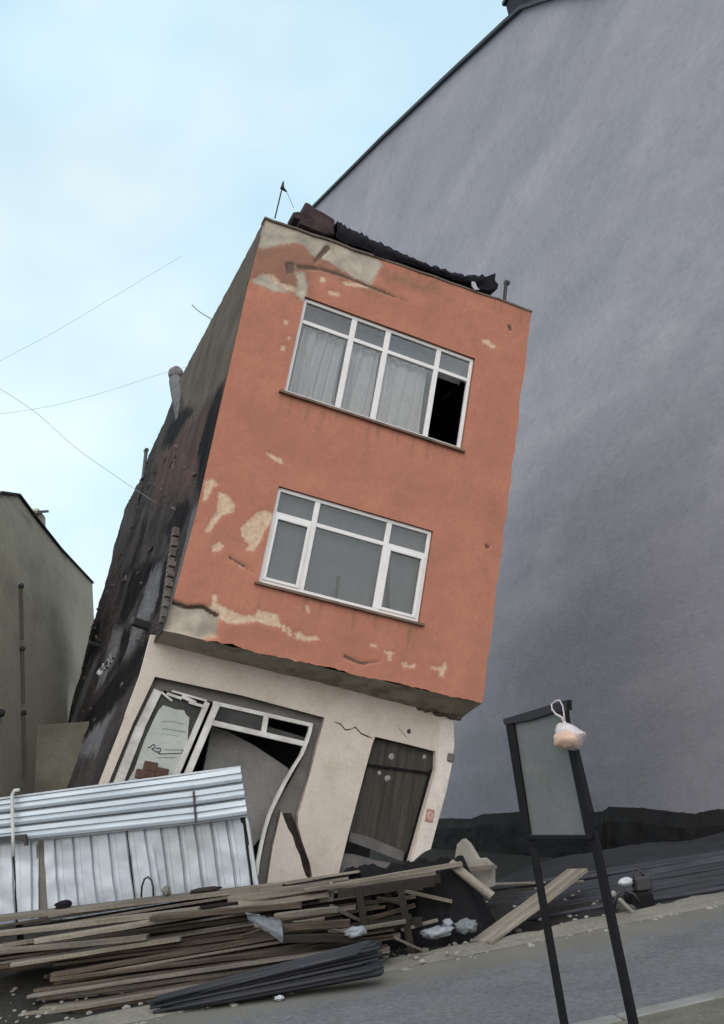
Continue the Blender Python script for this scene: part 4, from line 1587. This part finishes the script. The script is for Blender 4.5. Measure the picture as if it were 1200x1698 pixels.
def plank(p, q, w, h, m_, label, group=None, name='plank', cat='plank', up=(0, 0, 1), bevel=.004, roll=0):
    p, q = Vector(p), Vector(q)
    c = (p + q) / 2
    d = (q - p)
    L = d.length
    mb = MB()
    n = 10
    sd_ = random.random() * 50
    sag = random.uniform(-.012, .012)
    for k in range(n + 1):
        x = -L / 2 + L * k / n
        o_ = sag * (1 - (2 * k / n - 1) ** 2) + .004 * ns(x, sd_, 0, 2)
        for (i, j) in ((-1, -1), (1, -1), (1, 1), (-1, 1)):
            mb.v.append((x, i * w / 2 + .004 * ns(x, sd_, 9, 2), j * h / 2 + o_))
    for k in range(n):
        for e in range(4):
            a, b = k * 4 + e, k * 4 + (e + 1) % 4
            mb.f.append((a, b, b + 4, a + 4))
    mb.f += [(3, 2, 1, 0), (n * 4, n * 4 + 1, n * 4 + 2, n * 4 + 3)]
    o = mb.build(name, m_, None, bevel=bevel, label=label, cat=cat, group=group)
    xx = d.normalized()
    yy = Vector(up).cross(xx).normalized()
    zz = xx.cross(yy)
    o.matrix_world = Matrix.Translation(c) @ Matrix((xx, yy, zz)).transposed().to_4x4() @ Matrix.Rotation(roll, 4, 'X')
    return o


rows = 9
for j in range(rows):
    yb = 9.78 + j * .155
    nz_ = int((2 + j + (1 if j > 5 else 0)) * 1.4)
    for k in range(nz_):
        if j < rows - 1 and k < nz_ - 4:
            if k < (j - 1) * 1.4:
                continue
        z = .05 + k * .0545 + .02
        left = -3.95 + random.uniform(-.12, .12) - (0.9 if k > 6 else 0) - (.5 if k > 9 else 0)
        right = -.55 + random.uniform(-.7, .3) + .05 * j
        tilt = random.uniform(-.018, .032)
        yj = yb + random.uniform(-.045, .045)
        if k == nz_ - 1:
            m_ = random.choice([WOODS[0], WOODS[0], WOODS[3], WOODS[1]]) if j > 4 else random.choice([WOODS[1], WOODS[0], WOODS[1]])
        else:
            m_ = random.choice([WOODS[1], WOODS[2], WOODS[1], WOODS[0]])
        plank((left, yj + random.uniform(-.06, .08), z - tilt * 2), (right, yj, z + tilt * 2), random.uniform(.11, .17), random.uniform(.024, .046), m_,
              '%s plank in the %s layer of the timber pile, %s' % (TONE[WOODS.index(m_)], ORD[k], ['frontmost row', 'second row from the road', 'third row from the road', 'fourth row from the road', 'middle row', 'fourth row from the fence', 'third row from the fence', 'second row from the fence', 'row nearest the fence'][j]), GP,
              roll=random.uniform(-.12, .12))
# loose planks lying over the pile, each traced
LO = 'loose planks lying across the top of the pile'
for (a, b, ya, yb_, w, h, mi, lab) in (
        ((-60, 1530), (470, 1468), 10.95, 11.05, .34, .05, 0, 'wide grey plank lying along the foot of the metal sheets'),
        ((-40, 1552), (330, 1508), 10.45, 10.6, .16, .05, 3, 'pale plank lying on the left top of the timber pile'),
        ((60, 1560), (545, 1482), 10.35, 10.5, .15, .05, 3, 'long pale plank slanting up over the timber pile'),
        ((-40, 1580), (245, 1553), 10.2, 10.3, .15, .045, 0, 'grey plank sticking out at the left edge below the pale ones'),
        ((20, 1600), (300, 1556), 10.15, 10.3, .14, .04, 3, 'thin pale batten crossing the pile at the left'),
        ((250, 1522), (500, 1500), 10.3, 10.4, .18, .05, 1, 'short brown plank near the wedge of white plastic'),
        ((380, 1490), (545, 1467), 10.6, 10.6, .22, .06, 0, 'short wide board by the shop wall foot')):
    plank(at_y(*a, ya), at_y(*b, yb_), w, h, WOODS[mi], lab, LO)
rt = random.Random(11)
NTH = ['leftmost', 'second', 'third', 'fourth', 'fifth', 'sixth', 'seventh', 'eighth', 'ninth', 'tenth', 'eleventh', 'twelfth', 'thirteenth', 'fourteenth', 'fifteenth', 'sixteenth', 'seventeenth', 'rightmost']
xs_b = sorted(rt.uniform(430, 700) for _ in range(18))
for i, x_ in enumerate(xs_b):                        # tangle of battens between the pile and the trestle
    y_ = rt.uniform(1478, 1572)
    Y_ = 9.95 + (1575 - y_) / 95 * .75
    L_ = rt.uniform(35, 120)
    an_ = rt.choice([-.12, -.1, -.3, .25, .1, -.7, .5, -.15])
    mi = rt.choice([2, 2, 1, 0, 1, 3])
    plank(at_y(x_ - L_ / 2, y_ - an_ * L_ / 2 * .9, Y_), at_y(x_ + L_ / 2, y_ + an_ * L_ / 2 * .9, Y_ + rt.uniform(-.15, .2)), rt.uniform(.03, .09), rt.uniform(.02, .04),
          WOODS[mi], '%s broken batten, %s %sin the tangle beside the dark trestle' % (TONE[mi], NTH[i], 'from the left ' if 0 < i < 17 else ''), 'broken battens tangled beside the trestle', name='batten', cat='batten', bevel=.002)
# stub ends and battens right of the pile
for (a, b, ya, w, h, mi, lab) in (
        ((455, 1520), (560, 1508), 10.0, .12, .05, 0, 'short grey offcut at the right end of the pile'),
        ((460, 1538), (580, 1530), 9.95, .13, .06, 1, 'short reddish offcut under the grey offcut'),
        ((470, 1556), (600, 1556), 9.9, .14, .07, 2, 'short dark offcut above the black pipe bundle')):
    plank(at_y(*a, ya), at_y(*b, ya), w, h, WOODS[mi], lab, 'offcuts at the right end of the pile')
# long rails running to the right over the dark trestle
plank(at_y(395, 1497, 10.55), at_y(765, 1432, 10.9), .13, .045, WOODS[3], 'long pale plank running right from the pile to the tilted sheet', 'long planks over the trestle')
plank(at_y(430, 1478, 10.8), at_y(822, 1437, 11.2), .12, .04, WOODS[0], 'rear of the long planks running over the dark trestle', 'long planks over the trestle')
plank(at_y(505, 1476, 10.4), at_y(722, 1447, 10.5), .10, .04, WOODS[0], 'front short plank on the dark trestle', 'long planks over the trestle')
# concrete block under the planks
p = at_y(540, 1478, 10.75)
mb = MB()
mb.hexa([at_y(*q, 10.62) for q in [(529, 1497), (553, 1495)]] + [at_y(*q, 10.85) for q in [(553, 1495), (529, 1497)]] + [at_y(*q, 10.62) for q in [(522, 1466), (552, 1462)]] + [at_y(*q, 10.85) for q in [(552, 1462), (522, 1466)]])
mb.build('concrete_block', M_plasterboard, None, bevel=.01, label='pale upright block under the long planks at the wall foot', cat='block')

# trestle, with a black heap put in for the shade below the planks
tr = empty('timber_trestle', 'dark timber trestle holding up the long planks in front of the door', 'trestle', at_z(650, 1580, .05))
ti = Matrix.Translation(-tr.location)
M_trw = mat('blackened_wood', (.014, .012, .010), .9, (.03, .025, .02), 4, .8, .5, 18)
for (x, yt, yb2, Y) in ((594, 1470, 1582, 10.3), (606, 1466, 1578, 10.75), (662, 1462, 1576, 10.3), (692, 1456, 1566, 10.9), (640, 1462, 1575, 10.75)):
    a = at_y(x, yt, Y)
    mb = MB()
    mb.beam(ti @ Vector((a.x, Y, a.z)), ti @ Vector((a.x + .03, Y, -.02)), .075, .085, (0, 1, 0))
    mb.build('leg', M_trw, tr)
mb = MB()
for (a, b, Y) in (((560, 1482), (720, 1462), 10.3), ((580, 1476), (730, 1456), 10.75), ((585, 1538), (700, 1528), 10.35)):
    mb.beam(ti @ at_y(*a, Y), ti @ at_y(*b, Y), .06, .09)
mb.build('crossbeam', M_trw, tr)


def heap(name, label, cat, x0, x1, y0, y1, hfn, m_, nx=60, ny=40, kind=None, group=None):
    mb = MB()
    mb.grid(lambda u, v: Vector((x0 + (x1 - x0) * u, y0 + (y1 - y0) * v, hfn(u, v))), nx, ny)
    return mb.build(name, m_, None, smooth=True, label=label, cat=cat, kind=kind, group=group)


pl0, pl1 = at_y(528, 1500, 11.0), at_y(830, 1480, 11.0)
heap('shade_heap', 'black heap put in as the shade under the long planks', 'shade heap', pl0.x, pl1.x, 10.55, 13.2,
     lambda u, v: -.15 + (1.02 * (min(1, 8 * u) * min(1, 6 * (1 - u))) * min(1, 5 * v) * (1 - .25 * v) + .13 * ns(u * 6, v * 5, 1, 1) + .05 * ns(u * 16, v * 13, 3, 1)), M_plastic_shade, 90, 50)

bm = bmesh.new()
for i in range(26):
    c_ = at_z(random.uniform(600, 790), random.uniform(1556, 1592), .06)
    g_ = bmesh.ops.create_icosphere(bm, subdivisions=1, radius=random.uniform(.008, .028))
    for v in g_['verts']:
        v.co = Vector((v.co.x * random.uniform(.8, 1.8), v.co.y, v.co.z)) + c_
bmobj(bm, 'plaster_crumbs', M_rubble, smooth=False, label='pale plaster crumbs strewn on the earth below the trestle', kind='stuff')
# tilted plaster board: a folded sheet
mb = MB()
ya = 11.0
A_, B_, C_, D_, E_ = at_y(758, 1392, 11.5), at_y(752, 1430, 10.8), at_y(812, 1430, 11.5), at_y(815, 1470, 11.3), at_y(772, 1395, 11.6)
mb.prism([at_y(*p, 11.3) for p in [(752, 1432), (757, 1400), (766, 1391), (775, 1399), (790, 1424), (801, 1423), (815, 1436), (815, 1470), (806, 1475)]], (.05, .03, 0))
mb.build('plaster_sheet', M_plasterboard, None, bevel=.004, label='torn pale plaster sheet standing tilted at the end of the long planks', cat='sheet')
plank(at_y(746, 1430, 10.95), at_y(816, 1486, 10.75), .11, .035, WOODS[3], 'short pale batten sloping down in front of the torn plaster sheet', roll=.5)
plank(at_y(815, 1466, 12.5), at_y(905, 1463, 12.5), .05, .03, WOODS[3], 'thin horizontal batten right of the torn plaster sheet')
plank(at_y(797, 1563, 10.35), at_y(958, 1443, 11.6), .30, .04, WOODS[3], 'broad pale plank leaning diagonally behind the blank sign')
plank(at_y(940, 1464, 11.8), at_y(968, 1462, 11.8), .06, .03, WOODS[3], 'tiny pale offcut at the upper end of the diagonal plank')

# ------------------------------------------------------------------ rods and pipes
# front bundle
bu = empty('pipe_bundle', 'tight bundle of dark blue black pipes lying at the road edge', 'pipe bundle', at_z(460, 1650, .1))
bi = Matrix.Translation(-bu.location)
p0, p1 = at_z(285, 1668, .06), at_z(622, 1596, .20)
ax = (p1 - p0).normalized()
sx = ax.cross(Vector((0, 0, 1))).normalized()
uz = sx.cross(ax)
cnt = 0
for i in range(70):
    th, rr = random.uniform(0, 2 * pi), math.sqrt(random.random())
    o_ = sx * cos(th) * rr + uz * sin(th) * rr
    k0, k1 = .105, .205
    pts = []
    e0, e1 = random.uniform(-.25, .45), random.uniform(-.14, .08)
    for t in (0, .25, .5, .75, 1):
        k = k0 + (k1 - k0) * t ** .8
        b = p0.lerp(p1, t) + ax * (e0 * (1 - t) + e1 * t)
        q = b + sx * (o_.dot(sx) * k) + uz * (o_.dot(uz) * k * .85) + Vector((0, 0, .02))
        if q.z < .03:
            q.z = .03
        pts.append(bi @ q)
    mb = MB()
    mb.tube(pts, random.choice([.012, .015, .019]), 7)
    mb.build('pipe', M_rod if random.random() < .8 else M_rod2, bu, smooth=True)
# long pile of thin rods on the right
rb = empty('rod_pile', 'long low pile of bluish steel rods below the grey wall', 'rod pile', at_z(1000, 1510, 0))
ri = Matrix.Translation(-rb.location)
for i in range(96):
    t = i / 95
    Yb = 11.25 + 1.5 * t + random.uniform(-.05, .05)
    zt = .07 + .17 * min(1, t * 1.5) + random.uniform(-.04, .05)
    x0 = 1.2 + random.uniform(-.7, .5) + .3 * t
    x1 = 6.4 + random.uniform(-.6, .8)
    sl = random.uniform(-.02, .05)
    dy = random.uniform(.35, .95)
    pts = []
    for s in (0, .2, .4, .6, .8, 1):
        pts.append(ri @ Vector((x0 + (x1 - x0) * s, Yb + dy * s, zt + sl * (s - .5) * 3 + .02 * ns(s * 4, i, 0, 1) - .06 * (1 - s) * (1 - t))))
    mb = MB()
    mb.tube(pts, random.choice([.022, .028, .035]), 6)
    mb.build('rod', M_rod if random.random() < .6 else M_rod2, rb, smooth=True)
heap('tarpaulin', 'dark tarpaulin spread under the steel rods on the right', 'tarpaulin', 1.0, 8.6, 11.3, 16.5,
     lambda u, v: -.12 + .30 * min(1, 3 * v) * min(1, 5 * u) + .07 * ns(u * 9, v * 8, 1, 1) + .02 * u, mat('dull_tarp', (.014, .015, .019), .8, (.026, .028, .034), 1.3, .8, .6, 6, stretch=(.4, 3, 1), bdist=.04), 90, 50)

# black pump / machine with its white reflection put in as a blob
px_ = at_y(1060, 1535, 10.95)
mc = empty('black_machine', 'small black machine with cables standing behind the right sign post', 'machine', (px_.x, 11.0, .1))
mi_ = Matrix.Translation(-mc.location)


def mbox(px0, px1, py0, py1, Y, d, m_, name, bev=.02):
    a, b = at_y(px0, py1, Y), at_y(px1, py0, Y)
    mb = MB()
    mb.box(a.x, b.x, Y, Y + d, a.z, b.z)
    for i, v in enumerate(mb.v):
        mb.v[i] = tuple(mi_ @ Vector(v))
    return mb.build(name, m_, mc, bevel=bev)


mbox(1052, 1082, 1478, 1533, 11.0, .30, M_plastic_shade, 'housing', .03)
mbox(1056, 1079, 1452, 1480, 11.05, .22, M_metaldark, 'motor', .02)
mbox(1034, 1054, 1500, 1540, 10.95, .25, mat('grimy_base', (.05, .048, .04), .8, (.09, .085, .07), 6), 'base', .03)
q = at_y(1052, 1446, 11.1)
mb = MB()
mb.tube([mi_ @ at_y(x, y, 11.1) for x, y in [(1050, 1470), (1049, 1452), (1052, 1440), (1062, 1444), (1068, 1455)]], .014, 6)
mb.tube([mi_ @ at_y(x, y, 11.0) for x, y in [(1018, 1508), (1022, 1485), (1034, 1476), (1050, 1482), (1060, 1495)]], .016, 6)
mb.build('hose', M_metaldark, mc, smooth=True)
mb = MB()
mb.beam(mi_ @ at_y(1026, 1490, 10.85), mi_ @ at_y(1050, 1514, 10.85), .05, .04)
mb.build('handle', M_plasterboard, mc, bevel=.01)
bmobj(blob(at_y(1037, 1462, 10.95), (.085, .05, .045), 5, 3, .2), 'white_glint', M_white, label='small white blob put in as the reflection at the top of the black machine', cat='reflection')
bmobj(blob(at_y(1017, 1482, 10.9), (.03, .03, .035), 7, 2, .2), 'stone', M_rubble, label='small pale stone left of the black machine', cat='stone')

# white scraps, plastic bottles and stones on the shoulder
mb = MB()
mb.tube([at_y(x, y, 10.95) for x, y in [(1120, 1526), (1113, 1514), (1124, 1512), (1160, 1512), (1176, 1504), (1188, 1500), (1204, 1507)]], [.012, .022, .02, .015, .028, .03, .015], 7)
mb.build('white_strip', M_white, None, smooth=True, label='twisted white plastic strip lying on the rods at the right edge', cat='plastic strip')
mb = MB()
wa, wb = at_y(410, 1518, 9.95), at_y(470, 1548, 9.85)
mb.grid(lambda u, v: wa.lerp(wb, u) + Vector((0, -.10 * v - .02 * ns(u * 3, v * 2, 2, 1), .16 * (v - .4) * (.5 + u) + .03 * ns(u * 3, v * 2, 1, 1))), 24, 14)
mb.build('plastic_wrap', M_rag, None, fixn=False, smooth=True, label='translucent pale plastic wrap draped over the right end of the timber pile', cat='plastic wrap')
for (x, y, Y, r, m_, nm, lab) in (
        (724, 1546, 10.35, (.17, .10, .055), M_rag, 'plastic_sack', 'pale flattened plastic sack on the earth below the black heap'),
        (742, 1532, 10.5, (.055, .05, .05), M_rag, 'crushed_cup', 'crushed pale cup on the rear of the flattened sack'),
        (772, 1536, 10.5, (.12, .09, .07), mat('grey_scrap', (.17, .19, .2), .6, (.1, .11, .12), 7), 'crumpled_foil', 'crumpled grey foil between the flattened sack and the diagonal plank'),
        (590, 1545, 9.85, (.11, .08, .05), M_rag, 'crushed_bottle', 'crushed clear bottle on top of the pipe bundle end')):
    bmobj(blob(at_y(x, y, Y), r, x, 3, .5, 2.5), nm, m_, label=lab, cat=nm.replace('_', ' '))
for i, (x, y, Y, r, m_, lab) in enumerate(((105, 1500, 11.0, (.10, .06, .045), M_tar, 'black lump lying on the top plank below the metal sheets'),
                                          (340, 1476, 11.0, (.17, .07, .035), WOODS[2], 'dark flat clod on the top plank near the right end of the fence'),
                                          (275, 1478, 11.0, (.05, .05, .06), M_reveal, 'small grey clod on the top plank beside the wire loop'))):
    bmobj(blob(at_y(x, y, Y), r, i + 20, 3, .5, 2.4), 'debris_lump', m_, label=lab, cat='debris')
mb = MB()
mb.tube([at_y(x, y, 11.0) for x, y in [(234, 1488), (235, 1470), (239, 1458), (245, 1454), (251, 1460), (254, 1472), (254, 1486)]], .013, 6)
mb.build('wire_loop', M_metaldark, None, smooth=True, label='dark wire hoop standing against the lower metal sheets', cat='wire')
st_list = [((545, 1628), .075, 'pale flat stone beside the pipe bundle on the road edge', M_rubble), ((463, 1657), .035, 'small white stone on the road left of the flat one', M_white),
           ((115, 1662), .06, 'brown grey stone at the foot of the timber pile', M_rubble), ((3, 1680), .07, 'pale stone cut by the left edge of the photo', M_rubble),
           ((668, 1590), .04, 'stone on the shoulder below the trestle leg', M_rubble), ((700, 1596), .03, 'tiny stone on the shoulder right of the trestle', M_rubble)]
for i, ((x, y), r, lab, m_) in enumerate(st_list):
    p = at_z(x, y, .03)
    bmobj(blob((p.x, p.y, .03 + r * .3), (r * 1.3, r, r * .6), i + 3, 3, .5, 1.8), 'stone', m_, smooth=False, label=lab, cat='stone', group='stones along the road edge')
# loose rubble as ground cover
bm = bmesh.new()
for i in range(620):
    a, b = random.uniform(-6, 5), abs(random.gauss(.2, .9)) - .15
    if b > 3.5:
        continue
    p = st(a, b, ground_h(a, b) + .01)
    r = random.choice([.012, .018, .025, .04]) * random.uniform(.6, 1.3)
    rr_ = bmesh.ops.create_icosphere(bm, subdivisions=1, radius=r)
    for v in rr_['verts']:
        v.co = Vector((v.co.x * random.uniform(.8, 1.3), v.co.y, v.co.z * .6)) + p
bmobj(bm, 'rubble', M_rubble, smooth=False, label='fine rubble scattered over the dark earth behind the road edge', kind='stuff')

# ------------------------------------------------------------------ blank sign on two posts
SL = at_z(948, 1765, kz)            # foot of the left post
SR = at_z(1066, 1800, kz)
YL, YR = 6.15, 5.70


def sp(x, y):
    """point on the vertical plane through the two posts"""
    p0, p1 = Vector((.62, YL, 0)), Vector((1.05, YR, 0))
    d = (p1 - p0)
    n = Vector((d.y, -d.x, 0)).normalized()
    return on_plane(x, y, p0, n)


spn = Vector((-.45, -.43, 0)).normalized()
SG = empty('blank_sign', 'blank grey notice sign in black frame on two thin posts at the near kerb', 'sign', (sp(990, 1698).x, sp(990, 1698).y, kz))
si = Matrix.Translation(-SG.location)


def sprism(px, y0, d):
    mb = MB()
    mb.prism([si @ (sp(*p) + spn * y0) for p in px], spn * -d)
    return mb


def cg(cx, cy):
    return (800 + cx * .2002, 1130 + cy * .2002)


sprism([cg(*p) for p in [(240, 340), (620, 240), (720, 240), (885, 1290), (375, 1290), (340, 1200)]], .0, .02).build('panel', M_signpanel, SG)
sprism([cg(*p) for p in [(188, 310), (620, 178), (712, 150), (715, 245), (600, 262), (400, 325), (200, 358)]], .03, .07).build('top_bar', M_signtop, SG, bevel=.004)
sprism([cg(*p) for p in [(204, 350), (270, 350), (408, 1260), (350, 1265)]], .022, .05).build('side_bar', M_signframe, SG, bevel=.004)
sprism([cg(*p) for p in [(640, 170), (712, 152), (722, 320), (905, 1080), (920, 1290), (870, 1290), (720, 560)]], .022, .05).build('side_bar', M_signframe, SG, bevel=.004)
sprism([cg(*p) for p in [(370, 1270), (915, 1270), (918, 1305), (376, 1308)]], .024, .05).build('bottom_bar', M_signframe, SG, bevel=.004)
for (a, b, w) in (((876, 1378), (941, 1750), .046), ((980, 1380), (1066, 1790), .052)):
    p, q = sp(*a), sp(*b)
    d = (q - p)
    q = p + d * ((p.z - kz + .05) / -d.z)
    mb = MB()
    mb.beam(si @ (p + spn * -.02), si @ (q + spn * -.02), w, w * .7, spn)
    mb.build('post', M_signframe, SG, bevel=.004)
# plastic bag with bread hanging from the corner
BG = empty('plastic_bag', 'knotted white plastic bag with bread hanging from the top right corner of the blank sign', 'bag', sp(962, 1245) + spn * .10)
bi2 = Matrix.Translation(-BG.location)
sdir = Vector((.43, -.45, 0)).normalized()


def bagpt(x, y, o_=.09):
    return bi2 @ (sp(*cg(x, y)) + spn * o_)


bm = bmesh.new()
bmesh.ops.create_uvsphere(bm, u_segments=40, v_segments=28, radius=1)
cen = bagpt(808, 450)
wX = (bagpt(955, 450) - bagpt(700, 450)).length / 2 * .95
hZ = (bagpt(800, 340) - bagpt(800, 565)).length / 2 * .95
for v in bm.verts:
    c = v.co.copy()
    k = 1 + .13 * noise.noise(c * 1.7) + .05 * noise.noise(c * 5)
    pos = sdir * c.x * wX * k + Vector((0, 0, c.z * hZ * k)) + spn * c.y * .06 * k
    if c.z > .3:
        pos -= sdir * wX * (c.z - .3) * .75
        pos += Vector((0, 0, hZ * .25 * (c.z - .3)))
    if c.x > .3:
        pos += Vector((0, 0, -.0))
        pos.z = pos.z * (1 - .85 * (c.x - .3)) + hZ * .12 * (c.x - .3)
    v.co = pos + cen
bmobj(bm, 'bag_body', M_bag, BG)
bmobj(blob(bagpt(798, 466, .118), (.085, .078, .056), 4, 3, .22), 'bread', M_bread, BG)
mb = MB()
mb.tube([bagpt(*p, .075) for p in [(632, 240), (636, 180), (665, 155), (700, 150)]] , .004, 6)
mb.tube([bagpt(*p, .08) for p in [(632, 180), (640, 225), (670, 265), (720, 292), (742, 330), (745, 370)]], [.004, .005, .006, .007, .010, .018], 7)
mb.tube([bagpt(*p, .08) for p in [(700, 150), (728, 200), (738, 270), (742, 330)]], [.0035, .004, .005, .009], 7)
mb.build('bag_handle', M_bag, BG, smooth=True)
